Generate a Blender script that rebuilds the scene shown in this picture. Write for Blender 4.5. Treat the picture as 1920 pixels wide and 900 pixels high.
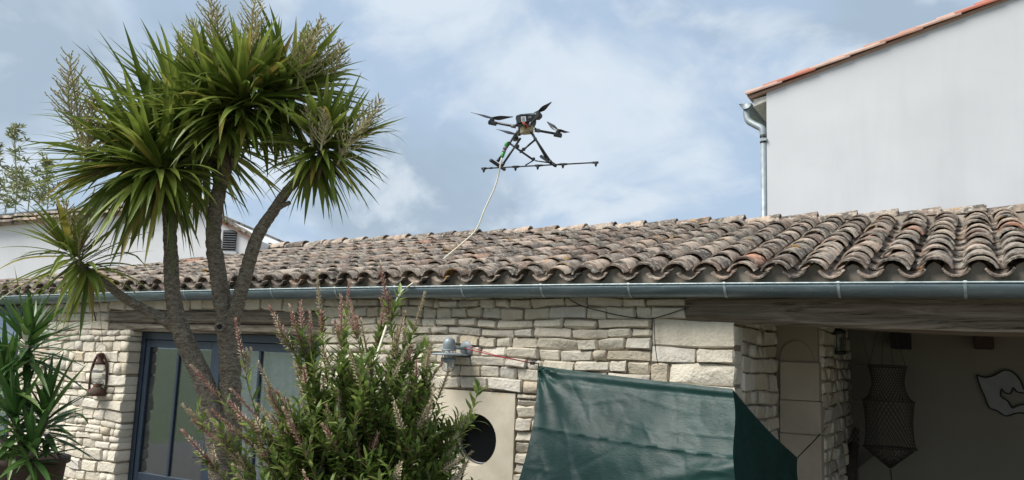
import bpy, math, random
import numpy as np
from mathutils import Vector, Matrix
R_ = math.radians
for o in list(bpy.data.objects): bpy.data.objects.remove(o)
S = bpy.context.scene
C = S.collection
# ------------------------------------------------------------------ camera
FPX, CX, CY = 1520.0, 960.0, 450.0
EYE = np.array([0.0, 0.0, 1.7])
_x = np.array([2660., -122., -FPX]); _x /= np.linalg.norm(_x)
_z = np.array([470., -10750., FPX]); _z /= np.linalg.norm(_z); _z -= _x*(_z@_x); _z /= np.linalg.norm(_z)
_y = np.cross(_z, _x)
RW = np.stack([_x, _y, _z])
cd = bpy.data.cameras.new('camera'); cam = bpy.data.objects.new('camera', cd); C.objects.link(cam)
cd.sensor_width = 36; cd.lens = 36*FPX/1920; cd.clip_start = 0.05; cd.clip_end = 2000
_r, _u, _b = RW@np.array([1., 0, 0]), RW@np.array([0, -1., 0]), RW@np.array([0, 0, -1.])
cam.matrix_world = Matrix(((_r[0], _u[0], _b[0], 0), (_r[1], _u[1], _b[1], 0), (_r[2], _u[2], _b[2], 1.7), (0, 0, 0, 1)))
S.camera = cam
# ------------------------------------------------------------------ light
SUN_EL, SUN_AZ = 50, -142       # azimuth from +Y (into the house) towards +X: high, behind the camera on the left
sd = bpy.data.lights.new('sun', 'SUN'); sd.energy = 3.0; sd.angle = R_(34); sd.color = (1, 0.965, 0.91)
sun = bpy.data.objects.new('sun', sd); C.objects.link(sun)
_sv = Vector((math.sin(R_(SUN_AZ))*math.cos(R_(SUN_EL)), math.cos(R_(SUN_AZ))*math.cos(R_(SUN_EL)), math.sin(R_(SUN_EL))))
sun.rotation_euler = _sv.to_track_quat('Z', 'Y').to_euler(); sun.location = (-6, -3, 12)
S.view_settings.view_transform = 'Standard'; S.view_settings.look = 'None'
S.view_settings.gamma = 1; S.view_settings.exposure = 1.0; S.view_settings.use_curve_mapping = False
W = bpy.data.worlds.new('World'); S.world = W; W.use_nodes = True
def world():
    nt = W.node_tree; N = nt.nodes; L = nt.links; N.clear()
    out = N.new('ShaderNodeOutputWorld'); bg = N.new('ShaderNodeBackground'); bg.inputs[1].default_value = 0.063
    sky = N.new('ShaderNodeTexSky'); sky.sky_type = 'NISHITA'; sky.sun_disc = False
    sky.sun_elevation = R_(SUN_EL); sky.sun_rotation = R_(SUN_AZ); sky.air_density = 1.0; sky.dust_density = 1.5
    tc = N.new('ShaderNodeTexCoord'); sep = N.new('ShaderNodeSeparateXYZ'); L.new(tc.outputs['Generated'], sep.inputs[0])
    def m(op, a, b=None):
        n = N.new('ShaderNodeMath'); n.operation = op
        for i, v in enumerate((a, b)):
            if v is None: continue
            if isinstance(v, (int, float)): n.inputs[i].default_value = v
            else: L.new(v, n.inputs[i])
        return n.outputs[0]
    za = m('ADD', m('MAXIMUM', sep.outputs[2], 0.0), 0.55)
    cmb = N.new('ShaderNodeCombineXYZ'); L.new(m('DIVIDE', sep.outputs[0], za), cmb.inputs[0]); L.new(m('DIVIDE', sep.outputs[1], za), cmb.inputs[1])
    def noise(sc, det, rough, off, dist=0.0):
        mp = N.new('ShaderNodeMapping'); mp.inputs['Location'].default_value = off; L.new(cmb.outputs[0], mp.inputs[0])
        n = N.new('ShaderNodeTexNoise'); n.inputs['Scale'].default_value = sc; n.inputs['Detail'].default_value = det
        n.inputs['Roughness'].default_value = rough; n.inputs['Distortion'].default_value = dist; L.new(mp.outputs[0], n.inputs[0]); return n.outputs[0]
    def ramp(f, a, b):
        n = N.new('ShaderNodeMapRange'); n.interpolation_type = 'SMOOTHSTEP'; n.inputs[1].default_value = a; n.inputs[2].default_value = b; L.new(f, n.inputs[0]); return n.outputs[0]
    def mix(f, a, b):
        n = N.new('ShaderNodeMix'); n.data_type = 'RGBA'; L.new(f, n.inputs[0])
        for v, i in ((a, 6), (b, 7)):
            if isinstance(v, tuple): n.inputs[i].default_value = (*v, 1)
            else: L.new(v, n.inputs[i])
        return n.outputs[2]
    veil = N.new('ShaderNodeMix'); veil.data_type = 'RGBA'; veil.inputs[0].default_value = 0.85
    L.new(sky.outputs[0], veil.inputs[6]); veil.inputs[7].default_value = (3.95, 5.05, 6.5, 1)
    c1 = mix(ramp(noise(2.6, 6, 0.55, (2.3, 0.4, 0), 0.5), 0.42, 0.60), veil.outputs[2], (5.6, 6.35, 7.15))
    c2 = mix(m('MULTIPLY', ramp(noise(2.1, 5, 0.5, (4.6, 1.2, 2.0), 0.5), 0.47, 0.60), 0.95), c1, (3.2, 4.05, 5.0))
    c3 = mix(m('MULTIPLY', ramp(noise(5.0, 6, 0.55, (1.1, 8.3, 4.0), 0.4), 0.50, 0.68), 0.75), c2, (5.9, 6.55, 7.2))
    L.new(c3, bg.inputs[0]); L.new(bg.outputs[0], out.inputs[0])
world()
# ------------------------------------------------------------------ measuring helpers (a pixel of the photograph + a real plane -> a world point)
def ray(px, py):
    d = RW@np.array([px-CX, py-CY, FPX]); return d/np.linalg.norm(d)
def atY(px, py, y): d = ray(px, py); return Vector(EYE+d*(y/d[1]))
def atX(px, py, x): d = ray(px, py); return Vector(EYE+d*(x/d[0]))
def atZ(px, py, z): d = ray(px, py); return Vector(EYE+d*((z-EYE[2])/d[2]))
def atD(px, py, D): return Vector(EYE+RW@(np.array([(px-CX)/FPX, (py-CY)/FPX, 1])*D))
def depth(p): return float((RW.T@(np.array(p)-EYE))[2])
def pix(p):
    q = RW.T@(np.array(p)-EYE); return CX+FPX*q[0]/q[2], CY+FPX*q[1]/q[2]
def in_view(p, m=60):
    if depth(p) < .2: return False
    x, y = pix(p); return -m < x < 1920+m and -m < y < 900+m
# ------------------------------------------------------------------ material helpers
class NB:
    def __init__(s, name):
        s.m = bpy.data.materials.new(name); s.m.use_nodes = True; s.nt = s.m.node_tree; s.N = s.nt.nodes; s.L = s.nt.links
        s.p = s.N['Principled BSDF']; s.out = s.N['Material Output']
    def pos(s, scale=(1, 1, 1), obj=False):
        if obj: o = s.N.new('ShaderNodeTexCoord').outputs['Object']
        else: o = s.N.new('ShaderNodeNewGeometry').outputs['Position']
        mp = s.N.new('ShaderNodeMapping'); mp.inputs['Scale'].default_value = scale; s.L.new(o, mp.inputs[0]); return mp.outputs[0]
    def noise(s, sc, det=4, rough=.55, vec=None, dist=0):
        n = s.N.new('ShaderNodeTexNoise'); n.inputs['Scale'].default_value = sc; n.inputs['Detail'].default_value = det
        n.inputs['Roughness'].default_value = rough; n.inputs['Distortion'].default_value = dist
        s.L.new(vec if vec is not None else s.pos(), n.inputs[0]); return n.outputs[0]
    def vor(s, sc, vec=None, feat='F1'):
        n = s.N.new('ShaderNodeTexVoronoi'); n.feature = feat; n.inputs['Scale'].default_value = sc
        s.L.new(vec if vec is not None else s.pos(), n.inputs[0]); return n.outputs[0]
    def math(s, op, a, b=None):
        n = s.N.new('ShaderNodeMath'); n.operation = op
        for i, v in enumerate((a, b)):
            if v is None: continue
            if isinstance(v, (int, float)): n.inputs[i].default_value = v
            else: s.L.new(v, n.inputs[i])
        return n.outputs[0]
    def rng(s, f, a, b, c=0., d=1.):
        n = s.N.new('ShaderNodeMapRange'); n.inputs[1].default_value = a; n.inputs[2].default_value = b
        n.inputs[3].default_value = c; n.inputs[4].default_value = d; s.L.new(f, n.inputs[0]); return n.outputs[0]
    def ramp(s, f, stops, interp='LINEAR'):
        n = s.N.new('ShaderNodeValToRGB'); cr = n.color_ramp; cr.interpolation = interp
        while len(cr.elements) < len(stops): cr.elements.new(.5)
        for e, (p, c) in zip(cr.elements, stops): e.position = p; e.color = (*c, 1)
        s.L.new(f, n.inputs[0]); return n.outputs[0]
    def mix(s, f, a, b, mode='MIX'):
        n = s.N.new('ShaderNodeMix'); n.data_type = 'RGBA'; n.blend_type = mode
        for v, i in ((f, 0), (a, 6), (b, 7)):
            if isinstance(v, tuple): n.inputs[i].default_value = (*v, 1)
            elif isinstance(v, (int, float)): n.inputs[i].default_value = v
            else: s.L.new(v, n.inputs[i])
        return n.outputs[2]
    def rnd(s):
        a = s.N.new('ShaderNodeAttribute'); a.attribute_name = 'rnd'
        o = s.N.new('ShaderNodeObjectInfo')
        return s.math('FRACT', s.math('ADD', a.outputs['Fac'], o.outputs['Random']))
    def bump(s, h, strength=.3, dist=.01):
        n = s.N.new('ShaderNodeBump'); n.inputs['Strength'].default_value = strength; n.inputs['Distance'].default_value = dist
        s.L.new(h, n.inputs['Height']); s.L.new(n.outputs[0], s.p.inputs['Normal'])
    def fin(s, col, rough=.8, metal=0, spec=None):
        if isinstance(col, tuple): s.p.inputs['Base Color'].default_value = (*col, 1)
        else: s.L.new(col, s.p.inputs['Base Color'])
        if isinstance(rough, (int, float)): s.p.inputs['Roughness'].default_value = rough
        else: s.L.new(rough, s.p.inputs['Roughness'])
        s.p.inputs['Metallic'].default_value = metal
        if spec is not None: s.p.inputs['Specular IOR Level'].default_value = spec
        return s.m
M = {}
def simple(name, col, rough=.6, metal=0, var=.18, sc=20, bump=0., spec=None):
    b = NB(name); n = b.noise(sc, 5)
    lo = tuple(c*(1-var) for c in col); hi = tuple(min(1, c*(1+var)) for c in col)
    if bump: b.bump(n, bump, .004)
    M[name] = b.fin(b.ramp(n, [(.3, lo), (.7, hi)]), rough, metal, spec); return M[name]
def mats():
    b = NB('limestone'); r = b.rnd()
    base = b.ramp(r, [(0, (.50, .445, .35)), (.2, (.69, .63, .51)), (.4, (.57, .52, .43)), (.6, (.71, .65, .53)), (.8, (.61, .575, .51)), (1, (.58, .495, .365))])
    n1 = b.noise(7, 6, .6); n2 = b.noise(38, 5, .65); n3 = b.noise(2.2, 4)
    c = b.mix(b.rng(n1, .38, .75, 0, .5), base, (.43, .375, .29))
    c = b.mix(b.rng(n2, .55, .75, 0, .5), c, (.33, .30, .25))
    c = b.mix(b.rng(n3, .62, .75, 0, .4), c, (.62, .49, .31))
    h = b.math('ADD', b.math('MULTIPLY', b.noise(16, 6, .62), 1.0), b.math('MULTIPLY', n2, .35))
    b.bump(h, .9, .028); M['limestone'] = b.fin(c, .92, 0, .15)
    b = NB('mortar'); b.bump(b.noise(60, 5), .6, .01)
    M['mortar'] = b.fin(b.ramp(b.noise(9, 5), [(.3, (.17, .145, .11)), (.7, (.28, .245, .19))]), .95, 0, .1)
    b = NB('dressed_stone'); b.bump(b.noise(24, 7, .65), .25, .008)
    c = b.ramp(b.noise(5, 6), [(.3, (.52, .46, .35)), (.7, (.63, .565, .45))]); c = b.mix(b.rng(b.noise(3, 4), .62, .72, 0, .5), c, (.56, .40, .2))
    M['dressed_stone'] = b.fin(c, .9, 0, .15)
    # roman roof tile
    b = NB('roof_tile'); r = b.rnd()
    base = b.ramp(r, [(0, (.13, .095, .075)), (.1, (.30, .21, .16)), (.2, (.46, .36, .28)), (.3, (.20, .155, .125)), (.42, (.37, .27, .205)), (.52, (.54, .44, .35)), (.6, (.165, .135, .115)), (.7, (.33, .25, .20)), (.8, (.50, .41, .325)), (.88, (.24, .195, .16)), (.96, (.45, .38, .31)), (.985, (.38, .20, .13)), (1, (.46, .21, .13))])
    dk = b.math('FRACT', b.math('MULTIPLY', r, 7.31)); base = b.mix(b.rng(dk, .62, .95, 0, .6), base, (.10, .088, .076))
    st = b.noise(1, 5, .6, b.pos((34, 5, 5)))
    c = b.mix(b.rng(st, .42, .72, 0, .5), base, (.105, .088, .075))
    c = b.mix(b.rng(b.noise(6, 7, .68), .475, .595, 0, .9), c, (.058, .054, .05))
    c = b.mix(b.rng(b.noise(17, 6, .7), .53, .63, 0, .8), c, (.44, .42, .36))
    c = b.mix(b.rng(b.noise(46, 4, .7), .60, .68, 0, .8), c, (.50, .48, .42))
    c = b.mix(b.math('MULTIPLY', b.rng(b.noise(1.7, 3), .63, .70), b.rng(b.noise(14, 5), .5, .6)), c, (.45, .25, .05))
    b.bump(b.math('ADD', b.noise(30, 6, .65), b.noise(110, 3, .6)), .6, .008); M['roof_tile'] = b.fin(c, .93, 0, .12)
    b = NB('eave_mortar'); b.bump(b.noise(40, 6), .6, .01); M['eave_mortar'] = b.fin(b.ramp(b.noise(6, 6), [(.3, (.20, .172, .14)), (.7, (.32, .28, .235))]), .95, 0, .1)
    b = NB('red_tile'); r = b.rnd(); c = b.ramp(r, [(0, (.34, .105, .07)), (.35, (.40, .155, .105)), (.36, (.42, .28, .225)), (.7, (.46, .33, .27)), (1, (.36, .17, .12))])
    c = b.mix(b.rng(b.noise(9, 5), .45, .7, 0, .4), c, (.25, .13, .1)); M['red_tile'] = b.fin(c, .85)
    b = NB('zinc'); n = b.noise(5, 6, .65, b.pos((.6, 4, 4))); n2 = b.noise(55, 4, .6)
    c = b.ramp(n, [(.25, (.085, .125, .145)), (.55, (.14, .185, .205)), (.8, (.23, .285, .30))])
    c = b.mix(b.rng(n2, .63, .70, 0, .6), c, (.38, .42, .42)); b.bump(n, .12, .01)
    M['zinc'] = b.fin(c, .42, .55)
    b = NB('galvanised'); c = b.ramp(b.noise(12, 5), [(.3, (.20, .235, .25)), (.7, (.31, .35, .365))]); M['galvanised'] = b.fin(c, .55, .4)
    simple('bracket_zinc', (.30, .36, .37), .5, .4, .3)
    b = NB('old_oak'); n = b.noise(1, 8, .68, b.pos((1.6, 26, 26)), 1.2)
    c = b.ramp(n, [(.32, (.035, .029, .023)), (.45, (.155, .13, .10)), (.62, (.255, .225, .18)), (.8, (.31, .28, .23))])
    b.bump(n, .9, .02); M['old_oak'] = b.fin(c, .9, 0, .12)
    b = NB('beam_oak'); n = b.noise(1, 8, .66, b.pos((1.1, 15, 15)), 1.6)
    c = b.ramp(n, [(.34, (.022, .018, .014)), (.42, (.12, .098, .075)), (.6, (.215, .18, .14)), (.8, (.27, .23, .18))])
    b.bump(n, .9, .03); M['beam_oak'] = b.fin(c, .9, 0, .12)
    def render(name, lo, hi, sc=1.1):
        b = NB(name); n = b.noise(sc, 6, .6); b.bump(b.noise(120, 4), .12, .004); c = b.ramp(n, [(.3, lo), (.7, hi)])
        c = b.mix(b.rng(b.noise(1, 5, .6, b.pos((3, 3, .35))), .5, .8, 0, .2), c, tuple(x*.7 for x in lo)); c = b.mix(b.rng(b.noise(.55, 3, .5), .45, .7, 0, .3), c, tuple(x*.86 for x in lo)); M[name] = b.fin(c, .92, 0, .15)
    render('grey_render', (.48, .49, .51), (.535, .545, .565), .8); render('white_render', (.70, .71, .72), (.80, .80, .805))
    render('porch_plaster', (.205, .188, .15), (.25, .23, .185)); render('pier_plaster', (.30, .255, .195), (.37, .315, .245)); render('shaded_dressed', (.36, .31, .24), (.44, .385, .30), 3)  # last one: darker copy of dressed_stone, porch shade put into its colour
    M['soffit'] = simple('soffit', (.62, .6, .56), .7)
    b = NB('blue_paint'); M['blue_paint'] = b.fin(b.ramp(b.noise(8, 4), [(.3, (.016, .027, .043)), (.7, (.021, .034, .053))]), .38)
    b = NB('window_glass'); gl = b.N.new('ShaderNodeBsdfGlossy'); gl.inputs['Roughness'].default_value = .015; gl.inputs[0].default_value = (.9, .95, 1, 1)
    tr = b.N.new('ShaderNodeBsdfTransparent'); tr.inputs[0].default_value = (.88, .90, .91, 1); fr = b.N.new('ShaderNodeFresnel'); fr.inputs[0].default_value = 1.5
    mx = b.N.new('ShaderNodeMixShader'); b.L.new(b.math('MINIMUM', b.math('MULTIPLY', fr.outputs[0], 1.15), .8), mx.inputs[0]); b.L.new(tr.outputs[0], mx.inputs[1]); b.L.new(gl.outputs[0], mx.inputs[2]); b.L.new(mx.outputs[0], b.out.inputs[0]); M['window_glass'] = b.m
    b = NB('dark_glass'); M['dark_glass'] = b.fin((.004, .005, .006), .08, 0, .12)
    b = NB('clear_glass'); b.p.inputs['Transmission Weight'].default_value = .9; b.p.inputs['IOR'].default_value = 1.3; M['clear_glass'] = b.fin((.86, .9, .9), .06)
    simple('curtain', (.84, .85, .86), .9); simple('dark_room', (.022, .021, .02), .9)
    # plants
    def leaf(name, stops, trans=.25, rough=.42):
        b = NB(name); r = b.rnd(); c = b.ramp(r, stops); n = b.noise(9, 3)
        c = b.mix(b.rng(n, .35, .7, 0, .35), c, tuple(x*.55 for x in stops[0][1]))
        m = b.fin(c, rough, 0, .4); t = b.N.new('ShaderNodeBsdfTranslucent'); b.L.new(c, t.inputs[0])
        mx = b.N.new('ShaderNodeMixShader'); mx.inputs[0].default_value = trans
        b.L.new(b.p.outputs[0], mx.inputs[1]); b.L.new(t.outputs[0], mx.inputs[2]); b.L.new(mx.outputs[0], b.out.inputs[0]); M[name] = m
    leaf('cordyline_leaf', [(0, (.082, .122, .020)), (.4, (.155, .21, .036)), (.72, (.24, .30, .058)), (.91, (.33, .37, .088)), (.955, (.40, .34, .07)), (1, (.30, .19, .06))], .33, .38)
    leaf('yucca_leaf', [(0, (.042, .105, .024)), (.5, (.07, .155, .034)), (.9, (.115, .205, .048)), (1, (.18, .26, .075))], .22, .38)
    leaf('shrub_leaf', [(0, (.085, .14, .028)), (.5, (.155, .235, .05)), (.82, (.24, .315, .075)), (1, (.32, .37, .12))], .44, .45)
    leaf('spike_pink', [(0, (.27, .125, .11)), (.4, (.42, .22, .19)), (.7, (.48, .36, .26)), (1, (.58, .48, .35))], .2, .7)
    leaf('spike_cream', [(0, (.32, .26, .16)), (.5, (.47, .39, .26)), (1, (.58, .50, .37))], .2, .7)
    leaf('panicle', [(0, (.42, .38, .20)), (.5, (.58, .53, .32)), (1, (.70, .64, .43))], .45, .7)
    leaf('bamboo_leaf', [(0, (.15, .18, .07)), (.5, (.22, .245, .11)), (1, (.30, .29, .16))], .3, .5)
    leaf('dry_leaf', [(0, (.07, .05, .04)), (1, (.22, .165, .10))], .1, .7)
    b = NB('bark'); n = b.noise(1, 6, .7, b.pos((22, 22, 46))); v = b.vor(52, b.pos((1, 1, 1.7)))
    c = b.ramp(n, [(.30, (.085, .068, .053)), (.5, (.205, .172, .134)), (.68, (.33, .29, .23)), (.85, (.48, .435, .36))])
    c = b.mix(b.rng(v, .0, .38, .85, 0), c, (.42, .38, .31)); b.bump(b.math('ADD', n, b.math('MULTIPLY', v, .8)), .9, .02); M['bark'] = b.fin(c, .93, 0, .12)
    simple('twig', (.20, .125, .07), .8, 0, .3); simple('bamboo_stem', (.26, .26, .12), .6)
    # tarpaulin
    b = NB('tarpaulin'); n = b.N.new('ShaderNodeTexNoise'); n.noise_type = 'RIDGED_MULTIFRACTAL'; n.inputs['Scale'].default_value = 5; n.inputs['Detail'].default_value = 5; n.inputs['Roughness'].default_value = .55; n.inputs['Distortion'].default_value = .6
    b.L.new(b.pos((1, 1, 1.5)), n.inputs[0]); wv = b.noise(1, 2, .5, b.pos((260, 260, 420)))
    c = b.ramp(b.noise(3, 4), [(.3, (.006, .028, .024)), (.7, (.011, .040, .035))]); fine = b.noise(1, 5, .65, b.pos((22, 22, 60)), .8)
    b.bump(b.math('ADD', b.math('MULTIPLY', n.outputs[0], .5), b.math('ADD', b.math('MULTIPLY', wv, .10), b.math('MULTIPLY', fine, .45))), .6, .012); M['tarpaulin'] = b.fin(c, .40, 0, .30)
    simple('black_plastic', (.016, .017, .018), .45); simple('carbon', (.02, .021, .023), .35); simple('dark_metal', (.05, .05, .052), .4, .6)
    simple('grey_plastic', (.16, .165, .17), .5); simple('green_plastic', (.03, .30, .035), .4); simple('tan_tank', (.30, .25, .15), .5, 0, .3, 40)
    simple('white_label', (.68, .70, .74), .5); simple('orange_wire', (.55, .11, .03), .5); simple('hose_cream', (.62, .58, .46), .5, 0, .1)
    simple('red_cord', (.26, .02, .025), .7); simple('black_cord', (.012, .012, .012), .8)
    b = NB('rusty_iron'); c = b.ramp(b.noise(40, 6, .7), [(.3, (.028, .016, .013)), (.55, (.085, .042, .028)), (.75, (.16, .075, .04))]); M['rusty_iron'] = b.fin(c, .8, .2)
    simple('net', (.045, .039, .03), .95); simple('pale_net', (.16, .155, .135), .95); simple('driftwood', (.045, .037, .03), .9); simple('sailcloth', (.25, .25, .245), .9, 0, .08, 6)
    simple('terracotta_pot', (.07, .045, .034), .8); simple('gravel', (.14, .125, .105), .95, 0, .3, 90); simple('grass_ground', (.10, .12, .05), .95, 0, .4, 15)
    simple('louvre_paint', (.045, .05, .055), .6); simple('slate_flashing', (.055, .065, .075), .5); simple('red_beam_paint', (.05, .02, .017), .7)
    b = NB('rust_stain_stone'); M['rust_stain_stone'] = M['limestone']
mats()
# ------------------------------------------------------------------ object helpers
def root_loc(p):
    v = Vector((0, 0, 0))
    while p is not None: v = v+p.location; p = p.parent
    return v
def mesh(name, V, F, mat, smooth=False, rnd=None):
    me = bpy.data.meshes.new(name); me.from_pydata([tuple(v) for v in V], [], F); me.materials.append(M[mat] if isinstance(mat, str) else mat)
    if smooth: me.polygons.foreach_set('use_smooth', [True]*len(F))
    if rnd is not None:
        a = me.attributes.new('rnd', 'FLOAT', 'FACE'); a.data.foreach_set('value', rnd)
    me.update(); return me
def link(name, me, parent=None, loc=None, rot=None):
    o = bpy.data.objects.new(name, me); C.objects.link(o)
    if parent is not None: o.parent = parent
    if loc is not None: o.location = loc
    if rot is not None: o.rotation_euler = rot
    return o
def obj(name, VF, mat, parent=None, smooth=False, rnd=None, kind=None):
    V, F = VF; off = root_loc(parent) if parent is not None else Vector((0, 0, 0))
    o = link(name, mesh(name, [Vector(v)-off for v in V], F, mat, smooth, rnd), parent)
    if kind: o['kind'] = kind
    return o
def thing(name, label, cat, loc, group=None):
    o = bpy.data.objects.new(name, None); C.objects.link(o); o.location = loc; o.empty_display_size = .1
    return tag(o, label, cat, group)
def tag(o, label, cat, group=None):
    o['label'] = label; o['category'] = cat
    if group: o['group'] = group
    return o
class G:
    """collects vertices and faces in world coordinates"""
    def __init__(s): s.V = []; s.F = []; s.r = []
    def add(s, V, F, r=0.):
        n = len(s.V); s.V += [Vector(v) for v in V]; s.F += [tuple(i+n for i in f) for f in F]; s.r += [r]*len(F); return s
    def box(s, lo, hi, mtx=None):
        x0, y0, z0 = lo; x1, y1, z1 = hi
        V = [Vector(v) for v in ((x0, y0, z0), (x1, y0, z0), (x1, y1, z0), (x0, y1, z0), (x0, y0, z1), (x1, y0, z1), (x1, y1, z1), (x0, y1, z1))]
        if mtx: V = [mtx@v for v in V]
        return s.add(V, [(0, 3, 2, 1), (4, 5, 6, 7), (0, 1, 5, 4), (1, 2, 6, 5), (2, 3, 7, 6), (3, 0, 4, 7)])
    def bevel_box(s, lo, hi, b=.01, mtx=None):
        lo = Vector(lo); hi = Vector(hi); c = (lo+hi)/2; h = (hi-lo)/2; V = []; idx = {}
        for sx in (-1, 1):
            for sy in (-1, 1):
                for sz in (-1, 1):
                    for k in range(3):
                        v = Vector((sx*(h.x-(b if k != 0 else 0)), sy*(h.y-(b if k != 1 else 0)), sz*(h.z-(b if k != 2 else 0))))+c
                        idx[(sx, sy, sz, k)] = len(V); V.append(mtx@v if mtx else v)
        F = []
        for k in range(3):
            a, d = [(1, 2), (2, 0), (0, 1)][k]
            for sg in (-1, 1):
                q = []
                for (p, r) in ((-1, -1), (1, -1), (1, 1), (-1, 1)):
                    t = [0, 0, 0]; t[k] = sg; t[a] = p; t[d] = r; q.append(idx[(*t, k)])
                F.append(tuple(q) if sg > 0 else tuple(reversed(q)))
        for k in range(3):
            a, d = [(1, 2), (2, 0), (0, 1)][k]
            for p in (-1, 1):
                for r in (-1, 1):
                    t = [0, 0, 0]; t[a] = p; t[d] = r; t0 = list(t); t1 = list(t); t0[k] = -1; t1[k] = 1
                    q = [idx[(*t0, a)], idx[(*t1, a)], idx[(*t1, d)], idx[(*t0, d)]]; F.append(tuple(q))
        for sx in (-1, 1):
            for sy in (-1, 1):
                for sz in (-1, 1): F.append(tuple(idx[(sx, sy, sz, k)] for k in range(3)))
        return s.add(V, F)
    def tube(s, pts, rad, n=8, cap=True, jit=0, rng=None):
        pts = [Vector(p) for p in pts]; k = len(pts)
        if isinstance(rad, (int, float)): rad = [rad]*k
        ref = None; V = []
        for i, p in enumerate(pts):
            t = (pts[min(i+1, k-1)]-pts[max(i-1, 0)]).normalized()
            if ref is None: ref = t.orthogonal().normalized()
            ref = (ref-t*ref.dot(t)).normalized(); bi = t.cross(ref)
            for j in range(n):
                a = 2*math.pi*j/n; r = rad[i]*(1+(rng.uniform(-jit, jit) if rng else 0)); V.append(p+(ref*math.cos(a)+bi*math.sin(a))*r)
        F = [(i*n+j, i*n+(j+1) % n, (i+1)*n+(j+1) % n, (i+1)*n+j) for i in range(k-1) for j in range(n)]
        if cap: F += [tuple(reversed(range(n))), tuple((k-1)*n+j for j in range(n))]
        return s.add(V, F)
    def lathe(s, prof, c, axis=(0, 0, 1), n=20, cap=True):
        ax = Vector(axis).normalized(); u = ax.orthogonal().normalized(); w = ax.cross(u); c = Vector(c); V = []
        for r, h in prof:
            for j in range(n):
                a = 2*math.pi*j/n; V.append(c+ax*h+(u*math.cos(a)+w*math.sin(a))*r)
        k = len(prof); F = [(i*n+j, i*n+(j+1) % n, (i+1)*n+(j+1) % n, (i+1)*n+j) for i in range(k-1) for j in range(n)]
        if cap: F += [tuple(reversed(range(n))), tuple((k-1)*n+j for j in range(n))]
        return s.add(V, F)
    def ring(s, c, axis, R, r, n=24, m=6):
        ax = Vector(axis).normalized(); u = ax.orthogonal().normalized(); w = ax.cross(u); c = Vector(c); V = []
        for i in range(n):
            a = 2*math.pi*i/n; d = u*math.cos(a)+w*math.sin(a)
            for j in range(m):
                b = 2*math.pi*j/m; V.append(c+d*(R+r*math.cos(b))+ax*r*math.sin(b))
        return s.add(V, [(i*m+j, ((i+1) % n)*m+j, ((i+1) % n)*m+(j+1) % m, i*m+(j+1) % m) for i in range(n) for j in range(m)])
    def prism(s, poly, d):
        """polygon (world points) extruded by vector d"""
        n = len(poly); P = [Vector(p) for p in poly]; d = Vector(d)
        return s.add(P+[p+d for p in P], [tuple(range(n)), tuple(reversed(range(n, 2*n)))]+[(i, i+n, (i+1) % n+n, (i+1) % n) for i in range(n)])
    @property
    def vf(s): return s.V, s.F
def bez(pts, n):
    """Catmull-Rom through pts"""
    P = [Vector(p) for p in pts]; P = [P[0]*2-P[1]]+P+[P[-1]*2-P[-2]]; out = []
    for i in range(1, len(P)-2):
        for k in range(n):
            t = k/n; a, b, c, d = P[i-1:i+3]
            out.append(.5*((2*b)+(c-a)*t+(2*a-5*b+4*c-d)*t*t+(3*b-a-3*c+d)*t**3))
    return out+[P[-2]]
def split_parts(items, make_part, stuff_name, stuff_mat, parent, limit=290, smooth=False):
    """items: (score, V, F): the largest become parts, the rest one stuff part"""
    items = sorted(items, key=lambda t: -t[0])
    for it in items[:limit]: make_part(it)
    rest = items[limit:]
    if rest:
        g = G(); rr = random.Random(5)
        for it in rest: g.add(it[1], it[2], rr.random())
        obj(stuff_name, g.vf, stuff_mat, parent, smooth, g.r, 'stuff')

# ------------------------------------------------------------------ ground
GZ = -.35
def ground():
    g = G(); g.add([(-400, -400, GZ), (400, -400, GZ), (400, 600, GZ), (-400, 600, GZ)], [(0, 1, 2, 3)]); o = obj('ground', g.vf, 'grass_ground'); o['kind'] = 'structure'
    g = G(); g.add([(-15, -6, GZ+.004), (6, -6, GZ+.004), (6, 11.2, GZ+.004), (-15, 11.2, GZ+.004)], [(0, 1, 2, 3)]); o = obj('courtyard', g.vf, 'gravel'); o['kind'] = 'structure'
ground()
# ------------------------------------------------------------------ stone house
WY = 7.3                      # front face of the stone wall
SL = .283; SA = math.atan(SL)  # roof slope
EY, EZ = 7.0, 2.455           # eave edge of the tiles
RY = 10.5; RZ = EZ+SL*(RY-EY)
XR = 3.6; XL = -15.6
def sag(x): return .014-.0010*(x+5)**2 if x < 1 else -.022
HX = atY(239, 700, WY).x; DRX = atY(600, 700, WY).x
XC = atY(1382, 660, WY).x
PX0, PX1, PZ1 = atY(796, 730, WY).x, atY(971, 735, WY).x, atY(880, 731, WY).z
LX0, LX1 = atY(206, 600, WY).x, DRX
LZ0, LZ1 = atY(300, 622, WY).z, atY(300, 582, WY).z+.005
BX0 = atY(1291, 580, WY).x; BZ = atY(1291, 601, WY).z
QX = atY(1223, 640, WY).x
house = thing('stone_house', 'low limestone rubble house with mossy roman tile roof and open porch', 'house', (-6, WY, GZ))
def warp(p):
    return Vector((0, 0, .011*math.sin(p.x*2.3+p.y*1.7+p.z*4.1)+.008*math.sin(p.x*5.9-p.z*7.3+p.y*4.4)))
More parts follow.
